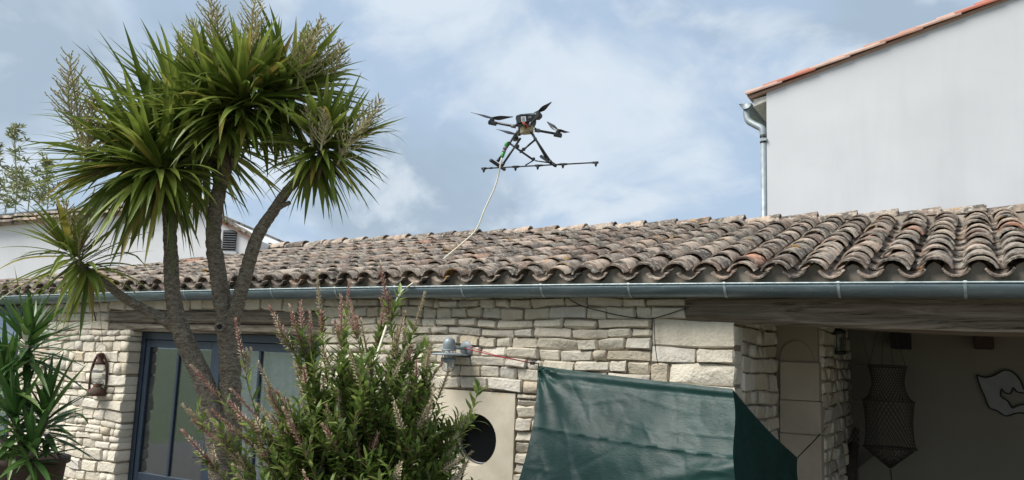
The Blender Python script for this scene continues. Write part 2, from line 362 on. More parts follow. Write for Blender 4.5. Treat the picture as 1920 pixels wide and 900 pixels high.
def stone(u0, u1, v0, v1, o, U, Vv, N, rng, proud=.042, side=.06, rough=1.):
    g = rng.uniform(.002, .0065); u0 += g; u1 -= rng.uniform(.002, .008); v0 += g*rng.uniform(.6, 1.6); v1 -= g*rng.uniform(.5, 1.4)
    w = u1-u0; h = v1-v0; e = min(rng.uniform(.009, .018), w*.2, h*.22); pr = proud*rng.uniform(.4, 1.25)
    us = [0, e, w*rng.uniform(.38, .62), w-e, w]; vs = [0, e, h-e, h]
    tu = rng.uniform(-.022, .022); tv = rng.uniform(-.02, .02); V = []; lean = rng.uniform(-.012, .012)
    for j, v in enumerate(vs):
        for i, u in enumerate(us):
            eu = i in (0, 4); ev = j in (0, 3)
            d = pr*(.45 if (eu or ev) else 1.)+(u/w-.5)*tu+(v/h-.5)*tv+rng.uniform(-.007, .007)*rough
            uu = u+rng.uniform(-.008, .008)*rough+lean*(v/h-.5); vv = v+rng.uniform(-.010, .010)*rough*(1 if ev else .6)
            if eu and ev:
                k = min(w, h)*rng.uniform(.02, .16); uu += k if i == 0 else -k; vv += (k if j == 0 else -k)*.75; d = 0
            elif eu: vv += (h*.08 if j == 1 else -h*.08)
            elif not ev: d += 0.004
            if side > .1 and i == 4: uu = min(uu, w+.004); d = pr*.55
            q = o+U*(u0+uu)+Vv*(v0+vv)+N*d; V.append(q+warp(q))
    F = [(j*5+i, j*5+i+1, (j+1)*5+i+1, (j+1)*5+i) for j in range(3) for i in range(4)]
    ringi = [0, 1, 2, 3, 4, 9, 14, 19, 18, 17, 16, 15, 10, 5]; n = len(V)
    V += [V[i]-N*((V[i]-o).dot(N)+side) for i in ringi]
    F += [(ringi[(k+1) % 14], ringi[k], n+k, n+(k+1) % 14) for k in range(14)]
    return V, F
def courses(z0, z1, a, b, rng):
    out = [z0]
    while out[-1] < z1-1e-6:
        h = rng.uniform(a, b); rem = z1-out[-1]
        if rem < a*1.6: h = rem
        elif rem-h < a: h = rem*.5
        out.append(out[-1]+h)
    return out
STONES = []
def crisp(o): o.data.set_sharp_from_angle(angle=R_(38)); return o
def rubble(u0, u1, z0, z1, o, U, N, rng, ha=.10, hb=.155, wa=.16, wb=.42, endside=None, thin=.12):
    Vv = Vector((0, 0, 1)); zs = courses(z0, z1, ha, hb, rng)
    for a, b in zip(zs, zs[1:]):
        u = u0
        while u < u1-1e-6:
            w = rng.uniform(wa, wb)*(.75+.5*(b-a)/hb)
            if rng.random() < thin: w *= .45
            rem = u1-u
            if rem < w*1.35: w = rem
            side = .06
            STONES.append(stone(u, u+w, a, b, o, U, Vv, N, rng, side=(endside if endside and u+w >= u1-1e-6 else .06))); u += w
def build_walls():
    rng = random.Random(11); o = Vector((0, WY, 0)); U = Vector((1, 0, 0)); N = Vector((0, -1, 0)); top = 2.40
    ldx = atY(42, 620, WY).x
    rubble(ldx, LX0, LZ0, top, o, U, N, rng, .095, .15, .13, .34)
    rubble(ldx, HX, GZ, LZ0, o, U, N, rng, .085, .17, .12, .36, endside=.26)
    rubble(LX0, LX1, LZ1, top, o, U, N, rng, .2, .3, .2, .42)
    rubble(LX1, BX0, BZ, top, o, U, N, rng, .10, .14, .15, .38)
    rubble(LX1, QX, PZ1, BZ, o, U, N, rng, .10, .15, .14, .42)
    rubble(DRX, PX0, GZ, PZ1, o, U, N, rng, .10, .15, .15, .38)
    rubble(PX1, QX, GZ, PZ1, o, U, N, rng, .08, .13, .10, .26)
    # corner quoins
    z = BZ; hs = [.255, .145, .19, .15, .17, .14, .2, .15, .17, .16, .15, .14, .13]; k = 0
    while z > GZ+.02:
        h = min(hs[k % len(hs)], z-GZ); b = z; a = z-h
        cuts = [QX, XC] if k in (0,) else ([QX, QX+.33+.1*(k % 3), XC] if k % 2 else [QX, XC-.5-.06*(k % 3), XC])
        for u0, u1 in zip(cuts, cuts[1:]):
            STONES.append(stone(u0, u1, a, b, o, U, Vector((0, 0, 1)), N, rng, .035, .22 if u1 == XC else .06))
        z -= h; k += 1
    # return wall into the porch, facing +X
    o2 = Vector((XC-.035, 0, 0)); rubble(WY+.20, 8.95, GZ, 2.3, o2, Vector((0, 1, 0)), Vector((1, 0, 0)), rng, .12, .19, .18, .5)
    o3 = Vector((X2, 0, 0)); rubble(9.1, 11.15, GZ, 2.45, o3, Vector((0, 1, 0)), Vector((1, 0, 0)), rng, .10, .16, .18, .42)
    # backing masses (recessed mortar)
    g = G(); d = .45
    def blk(x0, x1, z0, z1): g.box((x0, WY+.004, z0), (x1, WY+d, z1))
    blk(ldx-3, ldx, GZ, 2.5)
    blk(ldx, HX-.02, GZ, LZ0); blk(ldx, LX0, LZ0, 2.5); blk(LX0, LX1, LZ1, 2.5); blk(LX1, BX0, BZ, 2.5)
    blk(DRX+.02, PX0-.0, GZ, LZ0)
    blk(PX0, PX1, PZ1, BZ); blk(PX1, XC-.02, GZ, BZ); blk(DRX+.02, PX0, LZ0, BZ)
    g.box((XC-.5, WY+d, GZ), (XC-.042, 11.6, 2.5))
    g.box((XC-.042, 9.0, GZ), (X2-.004, 11.6, 2.6))
    wall = obj('stone_wall', g.vf, 'mortar', house)
    items = []
    for V, F in STONES:
        c = sum(V[:20], Vector())/20; e = (V[19]-V[0]); dd = depth(c); px = pix(c)
        sc = (abs(e.x)+abs(e.y)*.35)*abs(e.z)/dd**2
        if not in_view(c, 40): sc *= .001
        if 500 < px[0] < 800 and px[1] > 640: sc *= .25
        if px[0] > 1010 and px[0] < 1370 and px[1] > 690+.12*(px[0]-1010): sc *= .05
        items.append((sc, V, F))
    split_parts(items, lambda it: crisp(obj('stone', (it[1], it[2]), 'limestone', wall, True)), 'distant_stones', 'limestone', wall, 295, True)
    return wall
X2 = -1.47*1.0
wall = build_walls()
def wall_dressings():
    # dressed block round the porthole: two stones with a circular hole
    c = atY(893, 820, WY); R = .262; n = 40; y0 = WY-.035; y1 = WY+.30
    zj = c.z-.02; z0 = .1
    def half(zlo, zhi, up):
        g = G(); x0, x1 = PX0+.01, PX1-.01; cx = c.x
        s = -1 if not up else 1
        arc = [(cx-R*math.cos(a)*1.0, zj+s*R*math.sin(a)) for a in np.linspace(0, math.pi, 21)]
        zo = zhi if up else zlo
        out = []
        for a, (x, z) in zip(np.linspace(0, math.pi, 21), arc):
            t = a/math.pi
            out.append((x0 if t < .2 else x1 if t > .8 else x0+(x1-x0)*(t-.2)/.6, zj+(zo-zj)*(t/.2 if t < .2 else (1-t)/.2 if t > .8 else 1)))
        V = [];
        for (x, z), (xo, zo_) in zip(arc, out):
            V += [(x, y0, z), (xo, y0, zo_), (x, y1, z), (xo, y1, zo_)]
        F = []
        for i in range(20):
            a = i*4; b = a+4
            F += [(a, b, b+1, a+1), (a+2, a, b, b+2)[::-1], (a+1, a+3, b+3, b+1)[::-1], (a+3, a+2, b+2, b+3)]
        g.add(V, F); return g
    obj('porthole_stone', half(zj, PZ1-.008, True).vf, 'dressed_stone', house)
    obj('porthole_stone', half(z0, zj-.006, False).vf, 'dressed_stone', house)
    g = G(); g.lathe([(R-.002, 0), (R-.022, 0), (R-.022, .02), (R-.002, .02)], (c.x, y0+.13, zj), (0, 1, 0), 40, False)
    w = obj('porthole_window', g.vf, 'dark_metal', house, True)
    g = G(); g.lathe([(R-.02, 0), (.001, 0)], (c.x, y0+.14, zj), (0, 1, 0), 40, False); obj('pane', g.vf, 'dark_glass', w)
    g = G(); g.box((c.x-.4, y1+.02, .2), (c.x+.4, y1+.9, 1.5)); V, F = g.vf; obj('room_niche', (V, [f[::-1] for f in F if f != (0, 1, 5, 4)]), 'dark_room', house)
    # lintel over the glazed doors
    def hewn(name, x0, x1, y0, y1, zb, zt, mat, seed, amp=.012):
        rng = random.Random(seed); n = 40; V = []; ph = [rng.uniform(0, 6) for _ in range(6)]
        for i in range(n+1):
            t = i/n; x = x0+(x1-x0)*t; b = zb(t); tp = zt(t)
            prof = [(y0+.03, b), (y0, b+.035), (y0-.004, (b+tp)/2), (y0, tp-.02), (y0+.03, tp), (y1-.03, tp), (y1, tp-.03), (y1, b+.03), (y1-.04, b)]
            for j, (y, z) in enumerate(prof):
                V.append((x, y+amp*math.sin(6*t*1.7+ph[j % 6])+rng.uniform(-.003, .003), z+amp*math.sin(9*t+ph[(j+2) % 6])+rng.uniform(-.003, .003)))
        m = 9; F = [(i*m+j, (i+1)*m+j, (i+1)*m+(j+1) % m, i*m+(j+1) % m) for i in range(n) for j in range(m)]
        F += [tuple(range(m)), tuple(reversed(range(n*m, n*m+m)))]
        return obj(name, (V, F), mat, house)
    zm = (LZ0+LZ1)/2-.03
    hewn('lintel', LX0, LX1, WY-.02, WY+.3, lambda t: zm+.004, lambda t: LZ1-.004, 'old_oak', 3, .004)
    hewn('lintel', LX0+.03, LX1, WY-.012, WY+.3, lambda t: LZ0, lambda t: zm-.006, 'old_oak', 8, .004)
    zt = 2.44
    def zb(t):
        x = BX0+(XR-BX0)*t; return BZ+.006-.075*max(0, min(1, (x-BX0-.4)/2.2))-.02*math.sin(max(0, (x-BX0))*.9)
    hewn('porch_beam', BX0, XR, WY-.06, WY+.27, zb, lambda t: zt, 'beam_oak', 21, .014)
wall_dressings()
def porch():
    # jamb face, back wall, ceiling, added side wall out of view
    yj = 8.98
    g = G(); g.box((XC-.02, yj, GZ), (X2-.002, 9.4, 2.6)); obj('pier_render', g.vf, 'pier_plaster', house)
    xa = atY(1452, 800, yj-.03).x; xb = atY(1462, 800, yj-.03).x; xd = X2+.025
    zs = [GZ, atY(1480, 812, yj).z, atY(1480, 750, yj).z, atY(1480, 678, yj).z]
    for i in range(3):
        g = G(); g.bevel_box((xb+.004*i, yj-.05-.006*(i % 2), zs[i]+.004), (xd-(.012 if i == 2 else 0), yj+.25, zs[i+1]), .008); obj('dressed_block', g.vf, 'shaded_dressed', house)
    g = G(); g.bevel_box((xa-.05, yj-.03, zs[1]+.02), (xb-.004, yj+.2, zs[2]+.12), .006); obj('dressed_block', g.vf, 'shaded_dressed', house)
    # shallow arched head above the blocks
    cxa = (xb+xd)/2-.03; r = (xd-xb)*.42; poly = [(cxa+r*math.cos(a), yj-.02, zs[3]+.003+r*1.25*math.sin(a)) for a in np.linspace(0, math.pi, 13)]
    g = G(); g.prism(poly, (0, .04, 0)); obj('arch_head', g.vf, 'pier_plaster', house)
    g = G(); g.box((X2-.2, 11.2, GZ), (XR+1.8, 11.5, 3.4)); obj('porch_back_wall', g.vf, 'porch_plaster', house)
    g = G(); g.box((XR+1.5, WY, GZ), (XR+1.8, 11.2, 3.4)); obj('porch_blocking_wall', g.vf, 'porch_plaster', house)  # unseen wall added to close the porch and keep its interior dark
    g = G(); g.prism([(XC-.3, WY+.02, 2.46), (XR+1.8, WY+.02, 2.46), (XR+1.8, 11.3, 2.62), (XC-.3, 11.3, 2.62)], (0, 0, .03)); obj('porch_ceiling', g.vf, 'old_oak', house)
    for px, mat in ((1692, 'dark_room'), (1845, 'red_beam_paint'), (2080, 'dark_room')):
        p = atY(px, 655, 11.15); g = G(); g.bevel_box((p.x-.10, 10.75, p.z), (p.x+.10, 11.2, 2.56), .01); obj('corbel_block', g.vf, mat, house)
porch()
PIT = .296; TX0 = atY(1660/3+1280, 480, EY).x-PIT*60
def roof_slab():
    # boarding under the tiles, eave mortar, back slope
    g = G(); n = 30
    xs = np.linspace(XL, XR+1.8, n+1); V = []; F = []
    for x in xs:
        s = sag(x)
        V += [(x, EY+.16, EZ+SL*.16-.02+s), (x, RY, RZ-.03+s), (x, RY, RZ-.16+s), (x, EY+.16, EZ+SL*.16-.10+s)]
    for i in range(n): a = i*4; F += [(a, a+4, a+5, a+1), (a+3, a+2, a+6, a+7), (a, a+3, a+7, a+4)]
    g.add(V, F)
    V = [];
    for x in xs: V += [(x, RY, RZ-.03+sag(x)), (x, 11.95, RZ-.5), (x, 11.95, GZ)]
    F = []
    for i in range(n): a = i*3; F += [(a, a+3, a+4, a+1), (a+1, a+4, a+5, a+2)]
    g.add(V, F)
    g.add([(XR+1.8, WY, GZ), (XR+1.8, 12, GZ), (XR+1.8, 12, 3), (XR+1.8, RY, RZ-.05), (XR+1.8, WY, 2.5)], [(0, 1, 2, 3, 4)])
    roof = obj('roof', g.vf, 'eave_mortar', house)
    V = []; F = []; xw = np.arange(XL, XR+1.7, .037)
    for x in xw:
        s = sag(x); zt = EZ+.045+.062*math.cos(2*math.pi*(x-TX0)/PIT)+s+.006*math.sin(x*37)
        V += [(x, EY+.055, EZ-.12+s), (x, EY+.06, zt), (x, EY+.34, zt+.07), (x, EY+.34, EZ-.12+s)]
    for i in range(len(xw)-1): a = i*4; F += [(a, a+4, a+5, a+1), (a+1, a+5, a+6, a+2), (a+3, a+7, a+4, a)]
    obj('eave_mortar', (V, F), 'eave_mortar', roof, True).data.set_sharp_from_angle(angle=R_(50))
    return roof
roof = roof_slab()
# neighbour wall line, used to stop the roof where it meets that wall
NA = Vector((-14.6, 7.75, 0)); NBp = Vector((-11.1, 9.5, 0)); ND = (NBp-NA).normalized()
def nside(x, y): return (Vector((x, y, 0))-NA).cross(ND).z   # >0 on our side
def tile_mesh(L, wl, wu, arc, th, rng, seg=7, inv=False, chip=0):
    """half-barrel along +Y (up the slope), lower end at y=0"""
    V = []
    for (y, w) in ((0, wl), (L, wu)):
        for rr in (0, 1):
            for i in range(seg+1):
                a = -arc+2*arc*i/seg; r = w/2/math.sin(arc)-(th if rr else 0)
                x = r*math.sin(a); z = r*math.cos(a)-(w/2/math.sin(arc))*math.cos(arc)
                jy = rng.uniform(-chip, chip) if y == 0 else 0
                V.append((x+rng.uniform(-.002, .002), y+(jy if rr == 0 else V[len(V)-seg-1][1] if y == 0 else 0), (-z if inv else z)+rng.uniform(-.0015, .0015)))
    m = seg+1; F = []
    for i in range(seg):
        a, b, c, d = i, i+1, 2*m+i+1, 2*m+i; F.append((a, b, c, d)); F.append((m+i+1, m+i, 3*m+i, 3*m+i+1))
        F.append((i+1, i, m+i, m+i+1)); F.append((2*m+i, 2*m+i+1, 3*m+i+1, 3*m+i))
    F += [(0, 2*m, 3*m, m), (m-1, 2*m-1, 4*m-1, 3*m-1)]
    if inv: F = [f[::-1] for f in F]
    return V, F
def roof_tiles():
    rng = random.Random(31)
    covers = [tile_mesh(.50, .245*k, .20*k, R_(66), .015, rng, chip=.006) for k in (1, 1.03, .97, 1.0, 1.05)]
    chans = [tile_mesh(.50, .195, .225, R_(62), .015, rng, inv=True) for k in range(3)]
    cm = [mesh('cover_tile', V, F, 'roof_tile', True) for V, F in covers]; hm = [mesh('channel_tile', V, F, 'roof_tile', True) for V, F in chans]
    for me in cm+hm:
        me.set_sharp_from_angle(angle=R_(42))
    slots = {'c': [], 'h': []}
    x0 = TX0; ncol = int((XR+1.6-x0)/PIT)
    EXP = .358
    for ci in range(ncol+1):
        xc = x0+ci*PIT
        if xc < XL or xc > XR+1.6: continue
        cx = rng.uniform(-.014, .014); wob = rng.uniform(-.02, .02)
        rows = [(-.02, 0), (.115, 1)]+[(.115+EXP*k+rng.uniform(-.03, .03), 2) for k in range(1, 10)]
        for (s, kind) in rows:
            s += wob if kind == 2 else rng.uniform(-.025, .02)
            s = min(s, 3.36)
            y = EY+s*math.cos(SA); z = EZ+.058+s*math.sin(SA)+sag(xc)+(.013 if kind == 1 else .02 if kind == 2 else 0)
            if nside(xc, y+.25) < .08: continue
            slots['c'].append((xc+cx+rng.uniform(-.012, .012), y, z+rng.uniform(-.004, .008), SA-R_(2.6)+rng.uniform(-.012, .012), rng.uniform(-.045, .045), rng.uniform(-.05, .05), rng.randrange(5)))
        xh = xc+PIT/2
        for k in range(11):
            s = -.055+rng.uniform(-.03, .02)+EXP*k*1.0
            if s > 3.34: continue
            y = EY+s*math.cos(SA); z = EZ+.040+s*math.sin(SA)+sag(xh)+.012
            if nside(xh, y+.25) < .08: continue
            slots['h'].append((xh+rng.uniform(-.01, .01), y, z, SA-R_(2.2)+rng.uniform(-.01, .01), rng.uniform(-.03, .03), rng.uniform(-.05, .05), rng.randrange(3)))
    off = root_loc(roof)
    for key, me, geo, nm, st in (('c', cm, covers, 'cover_tile', 'far_cover_tiles'), ('h', hm, chans, 'channel_tile', 'far_channel_tiles')):
        def score(t):
            c = Vector((t[0], t[1], t[2])); return (1/depth(c)**2)*(1 if in_view(c, 120) else .01)
        sl = sorted(slots[key], key=lambda t: -score(t)); g = G()
        for i, (x, y, z, rx, ry, rz, v) in enumerate(sl):
            if i < 290: link(nm, me[v], roof, Vector((x, y, z))-off, (rx, ry, rz))
            else:
                mt = Matrix.Translation((x, y, z))@Matrix.Rotation(rz, 4, 'Z')@Matrix.Rotation(ry, 4, 'Y')@Matrix.Rotation(rx, 4, 'X'); g.add([mt@Vector(p) for p in geo[v][0]], geo[v][1], rng.random())
        if g.V:
            o = obj(st, g.vf, 'roof_tile', roof, True, g.r, 'stuff'); o.data.set_sharp_from_angle(angle=R_(42))
    # ridge
    rv = [tile_mesh(.56, .25, .205, R_(82), .018, rng, 8, chip=.006) for _ in range(3)]; rm = [mesh('ridge_tile', V, F, 'roof_tile', True) for V, F in rv]
    for me in rm: me.set_sharp_from_angle(angle=R_(42))
    x = XR+1.5; g = G()
    while x > -12.0:
        # lower (wide) end to the right, laid over its right-hand neighbour
        link('ridge_tile', rm[rng.randrange(3)], roof, Vector((x, RY, RZ+.085+sag(x)+rng.uniform(-.008, .01)))-off, (R_(-3.2)+rng.uniform(-.015, .015), rng.uniform(-.06, .06), R_(90)+rng.uniform(-.03, .03)))
        x -= .452
    V = []; F = []; xs = np.linspace(-12.2, XR+1.7, 90)
    for i, xx in enumerate(xs):
        s = sag(xx); V += [(xx, RY-.17+rng.uniform(-.02, .02), RZ-.14+s), (xx, RY-.115+rng.uniform(-.012, .012), RZ+.055+s+rng.uniform(-.015, .015)), (xx, RY, RZ+.10+s), (xx, RY+.14, RZ-.16+s)]
    for i in range(89): a = i*4; F += [(a, a+4, a+5, a+1), (a+1, a+5, a+6, a+2), (a+2, a+6, a+7, a+3)]
    g.add(V, F); obj('ridge_mortar', g.vf, 'eave_mortar', roof)
roof_tiles()
def gutter():
    r = .108; cy = 7.06; cz = 2.392; n = 48; xs = np.linspace(XL, XR+1.6, n+1); V = []; m = 13
    for x in xs:
        s = sag(x)
        for rr in (r, r-.004):
            for j in range(m):
                a = math.pi*j/(m-1); V.append((x, cy-rr*math.cos(a), cz+s-rr*math.sin(a)*1.0))
    F = []
    for i in range(n):
        a = i*2*m; b = a+2*m
        for j in range(m-1): F += [(a+j, a+j+1, b+j+1, b+j), (a+m+j+1, a+m+j, b+m+j, b+m+j+1)]
        F += [(a, b, b+m, a+m), (a+m-1, a+2*m-1, b+2*m-1, b+m-1)]
    gt = obj('gutter', (V, F), 'zinc', house, True)
    g = G(); g.tube([(x, cy-r-.002, cz+sag(x)+.004) for x in xs], .0085, 8); obj('rolled_rim', g.vf, 'bracket_zinc', gt, True)
    def strap(x, w):
        s = sag(x); V = []
        for xx in (x-w, x+w):
            for j in range(m):
                a = math.pi*(j/(m-1))*.98; V.append((xx, cy-(r+.004)*math.cos(a), cz+s-(r+.004)*math.sin(a)))
        V += [(x-w, cy-r+.012, cz+s+.016), (x+w, cy-r+.012, cz+s+.016), (x-w, cy-r-.012, cz+s+.016), (x+w, cy-r-.012, cz+s+.016)]
        k = 2*m
        return V, [(j, j+1, m+j+1, m+j) for j in range(m-1)]+[(0, m, k+3, k+2), (k+2, k+3, k+1, k)]
    for px in (150, 238, 345, 508, 628, 740, 865, 1014, 1178, 1358, 1572, 1810, 2080):
        x = atY(px, 545, cy-r).x; V, F = strap(x, .011); obj('gutter_bracket', (V, F), 'bracket_zinc', gt, True)
    return gt
gutter()
def doors():
    yF = WY+.17; z1 = LZ0-.005; x0 = HX+.0; x1 = DRX
    d = thing_part = obj('glazed_door', G().box((x0-.0, yF, z1-.10), (x1, yF+.09, z1)).box((x0, yF, GZ), (x0+.09, yF+.09, z1-.10)).box((x1-.09, yF, GZ), (x1, yF+.09, z1-.10)).vf, 'blue_paint', house)
    xm = atY(402, 760, yF).x
    obj('centre_post', G().bevel_box((xm-.075, yF-.012, GZ), (xm+.05, yF+.09, z1-.1), .008).vf, 'blue_paint', d)
    def leaf(a, b, mull):
        y = yF+.012; fw = .085; zb = -.17
        g = G().bevel_box((a, y, zb-.1), (a+fw, y+.06, z1-.105), .006).bevel_box((b-fw, y, zb-.1), (b, y+.06, z1-.105), .006).bevel_box((a+fw, y+.002, z1-.105-fw-.02), (b-fw, y+.058, z1-.106), .006).bevel_box((a+fw, y+.002, zb-.1), (b-fw, y+.058, zb+.12), .006)
        obj('leaf_frame', g.vf, 'blue_paint', d)
        obj('glazing_bar', G().bevel_box((mull-.022, y+.004, zb+.12), (mull+.022, y+.055, z1-.105-fw-.02), .006).vf, 'blue_paint', d)
        for p, q in ((a+fw, mull-.022), (mull+.022, b-fw)):
            obj('pane', G().box((p-.005, y+.026, zb+.1), (q+.005, y+.032, z1-.19)).vf, 'window_glass', d)
    leaf(x0+.095, xm-.08, atY(325, 740, yF).x); leaf(xm+.055, x1-.095, atY(484, 680, yF).x)
    hx = xm-.135; hz = atY(365, 855, yF).z
    obj('door_handle', G().tube([(hx, yF+.015, hz), (hx, yF-.045, hz), (hx-.03, yF-.05, hz), (hx-.13, yF-.05, hz-.005)], .009, 8).bevel_box((hx-.02, yF+.002, hz-.1), (hx+.02, yF+.014, hz+.08), .003).vf, 'dark_metal', d, True)
    # curtain behind the right leaf, thin blind behind the left
    def cloth(a, b, y, za, zb, amp, per):
        V = []; n = 60
        for i in range(n+1):
            x = a+(b-a)*i/n; yy = y+amp*math.sin(x*per)+amp*.4*math.sin(x*per*2.3)
            V += [(x, yy, za), (x, yy, zb)]
        return V, [(2*i, 2*i+2, 2*i+3, 2*i+1) for i in range(n)]
    obj('curtain', cloth(xm+.1, x1-.1, yF+.13, -.2, z1-.12, .02, 42), 'curtain', d, True)
    # the room behind the doors
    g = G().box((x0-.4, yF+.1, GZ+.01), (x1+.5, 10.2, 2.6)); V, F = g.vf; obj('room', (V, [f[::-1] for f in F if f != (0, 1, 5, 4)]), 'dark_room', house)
doors()
def left_window():
    x1 = atY(36, 640, WY-.02).x; x0 = x1-1.3; z1 = atY(20, 572, WY).z; z0 = .2
    w = obj('window', G().bevel_box((x0, WY-.03, z1-.17), (x1, WY+.05, z1), .008).bevel_box((x1-.10, WY-.03, z0), (x1, WY+.05, z1-.172), .008).bevel_box((x0, WY-.03, z0), (x0+.1, WY+.05, z1-.172), .008).vf, 'blue_paint', house)
    obj('pane', G().box((x0+.1, WY-.004, z0), (x1-.1, WY-.001, z1-.17)).vf, 'window_glass', w)
    obj('blind', G().box((x0+.1, WY+.0005, z0), (x1-.1, WY+.0035, z1-.17)).vf, 'curtain', w)
left_window()
# ------------------------------------------------------------------ houses behind
def white_house():
    Y0 = 12.0; c = atY(1437, 185, Y0); e = atY(1400, 180, Y0); t = atY(1868, 2, Y0)
    sl = (t.z-e.z)/(t.x-e.x); xr = 4.6; zr = e.z+sl*(xr-e.x); D = 9
    h = thing('white_house', 'tall pale grey rendered gable house with red tile verge behind the tiled ridge', 'house', (1, Y0, 0))
    zc = e.z+sl*(c.x-e.x)-.045
    g = G(); g.prism([(c.x, Y0, 0), (xr*2-c.x, Y0, 0), (xr*2-c.x, Y0, zc), (xr, Y0, zr-.045), (c.x, Y0, zc)][::-1], (0, D, 0)); obj('wall', g.vf, 'grey_render', h)
    # roof slab
    g = G(); ln = math.hypot(1, sl); up = Vector((-sl, 0, 1))/ln
    a = Vector((e.x+.03, Y0-.03, e.z-.02)); b = Vector((xr, Y0-.03, zr-.0)); cc = Vector((2*xr-e.x, Y0-.03, e.z))
    g.prism([a-up*.035, b-Vector((0, 0, .04)), cc-Vector((0, 0, .04)), cc, b, a], (0, D+.06, 0)); rf = obj('roof', g.vf, 'red_tile', h)
    # verge tiles in two overlapping rows
    rng = random.Random(3); n = 17; tl = .485
    for row in (0, 1):
        for i in range(n):
            s = (i-.0)*tl-(.0 if row == 0 else .22)+.0
            p0 = Vector((e.x, 0, e.z))+Vector((1, 0, sl))/ln*s; L = tl+.07; g = G(); V = []; m = 7
            if p0.x < e.x-.02: p0 = Vector((e.x, 0, e.z)); L -= .22
            for k, (q, lift) in enumerate(((0, .022), (L, .0))):
                for j in range(m+1):
                    an = math.pi*j/m; r = .085
                    V.append(p0+Vector((1, 0, sl))/ln*q+up*(lift+(.045 if row else -.01)+(r*.52*math.sin(an)))+Vector((0, Y0-.09+.11*row+r-r*math.cos(an)-.0, 0)))
            for k, (q, lift) in enumerate(((0, .022), (L, .0))):
                for j in range(m+1):
                    an = math.pi*j/m; r = .085
                    V.append(p0+Vector((1, 0, sl))/ln*q+up*(lift+(.045 if row else -.01)-.022+(r*.52*math.sin(an)))+Vector((0, Y0-.09+.11*row+r-r*math.cos(an)*.9, 0)))
            w = m+1; F = [(j, w+j, w+j+1, j+1) for j in range(m)]+[(2*w+j+1, 3*w+j+1, 3*w+j, 2*w+j) for j in range(m)]
            F += [(j, j+1, 2*w+j+1, 2*w+j) for j in range(m)]+[(0, 2*w, 3*w, w), (w-1, 2*w-1, 4*w-1, 3*w-1)]
            obj('verge_tile', (V, F), 'red_tile', rf, True).data.set_sharp_from_angle(angle=R_(45))
    # eave soffit box and gutter
    g = G(); g.prism([(e.x+.09, Y0+.03, e.z-.06), (e.x+.09, Y0+.03, e.z-.17), (c.x+.01, Y0+.03, e.z-.10), (c.x+.01, Y0+.03, e.z-.02)][::-1], (0, D-.1, 0)); obj('soffit', g.vf, 'soffit', h)
    gx, gz, gr = e.x-.015, e.z-.12, .085; V = []; m = 12
    for y in (Y0-.02, Y0+D):
        for rr in (gr, gr-.006):
            for j in range(m+1): a_ = math.pi*j/m; V.append((gx-rr*math.cos(a_), y, gz-rr*math.sin(a_)))
    w = m+1; F = [(j, j+1, 2*w+j+1, 2*w+j) for j in range(m)]+[(w+j, w+j+1, 3*w+j+1, 3*w+j) for j in range(m)]+[tuple(range(w))]
    gt = obj('gutter', (V, F), 'galvanised', h, True)
    obj('gutter_lip', G().tube([(gx-gr-.004, Y0-.02, gz+.004), (gx-gr-.004, Y0+D, gz+.004)], .011, 8).vf, 'galvanised', gt, True)
    px = c.x-.052; py = Y0+.02
    P = bez([(gx, py+.06, gz-gr+.01), (gx-.004, py+.05, gz-gr-.06), (gx+.03, py+.04, gz-gr-.17), (gx+.13, py+.02, gz-gr-.25), (px-.02, py, gz-gr-.33), (px, py, gz-gr-.44)], 6)
    obj('swan_neck', G().tube(P, .052, 14).vf, 'galvanised', h, True)
    obj('downpipe', G().tube([(px, py, gz-gr-.42), (px, py, 0)], .045, 14).vf, 'galvanised', h, True)
    for dz in (.47, .55): obj('pipe_collar', G().lathe([(.046, 0), (.055, .005), (.055, .02), (.046, .025)], (px, py, gz-gr-dz), (0, 0, 1), 14).vf, 'dark_metal', h, True)
    obj('pipe_bracket', G().bevel_box((px-.03, py-.06, gz-gr-.53), (px+.06, py+.05, gz-gr-.49), .004).vf, 'galvanised', h)
white_house()
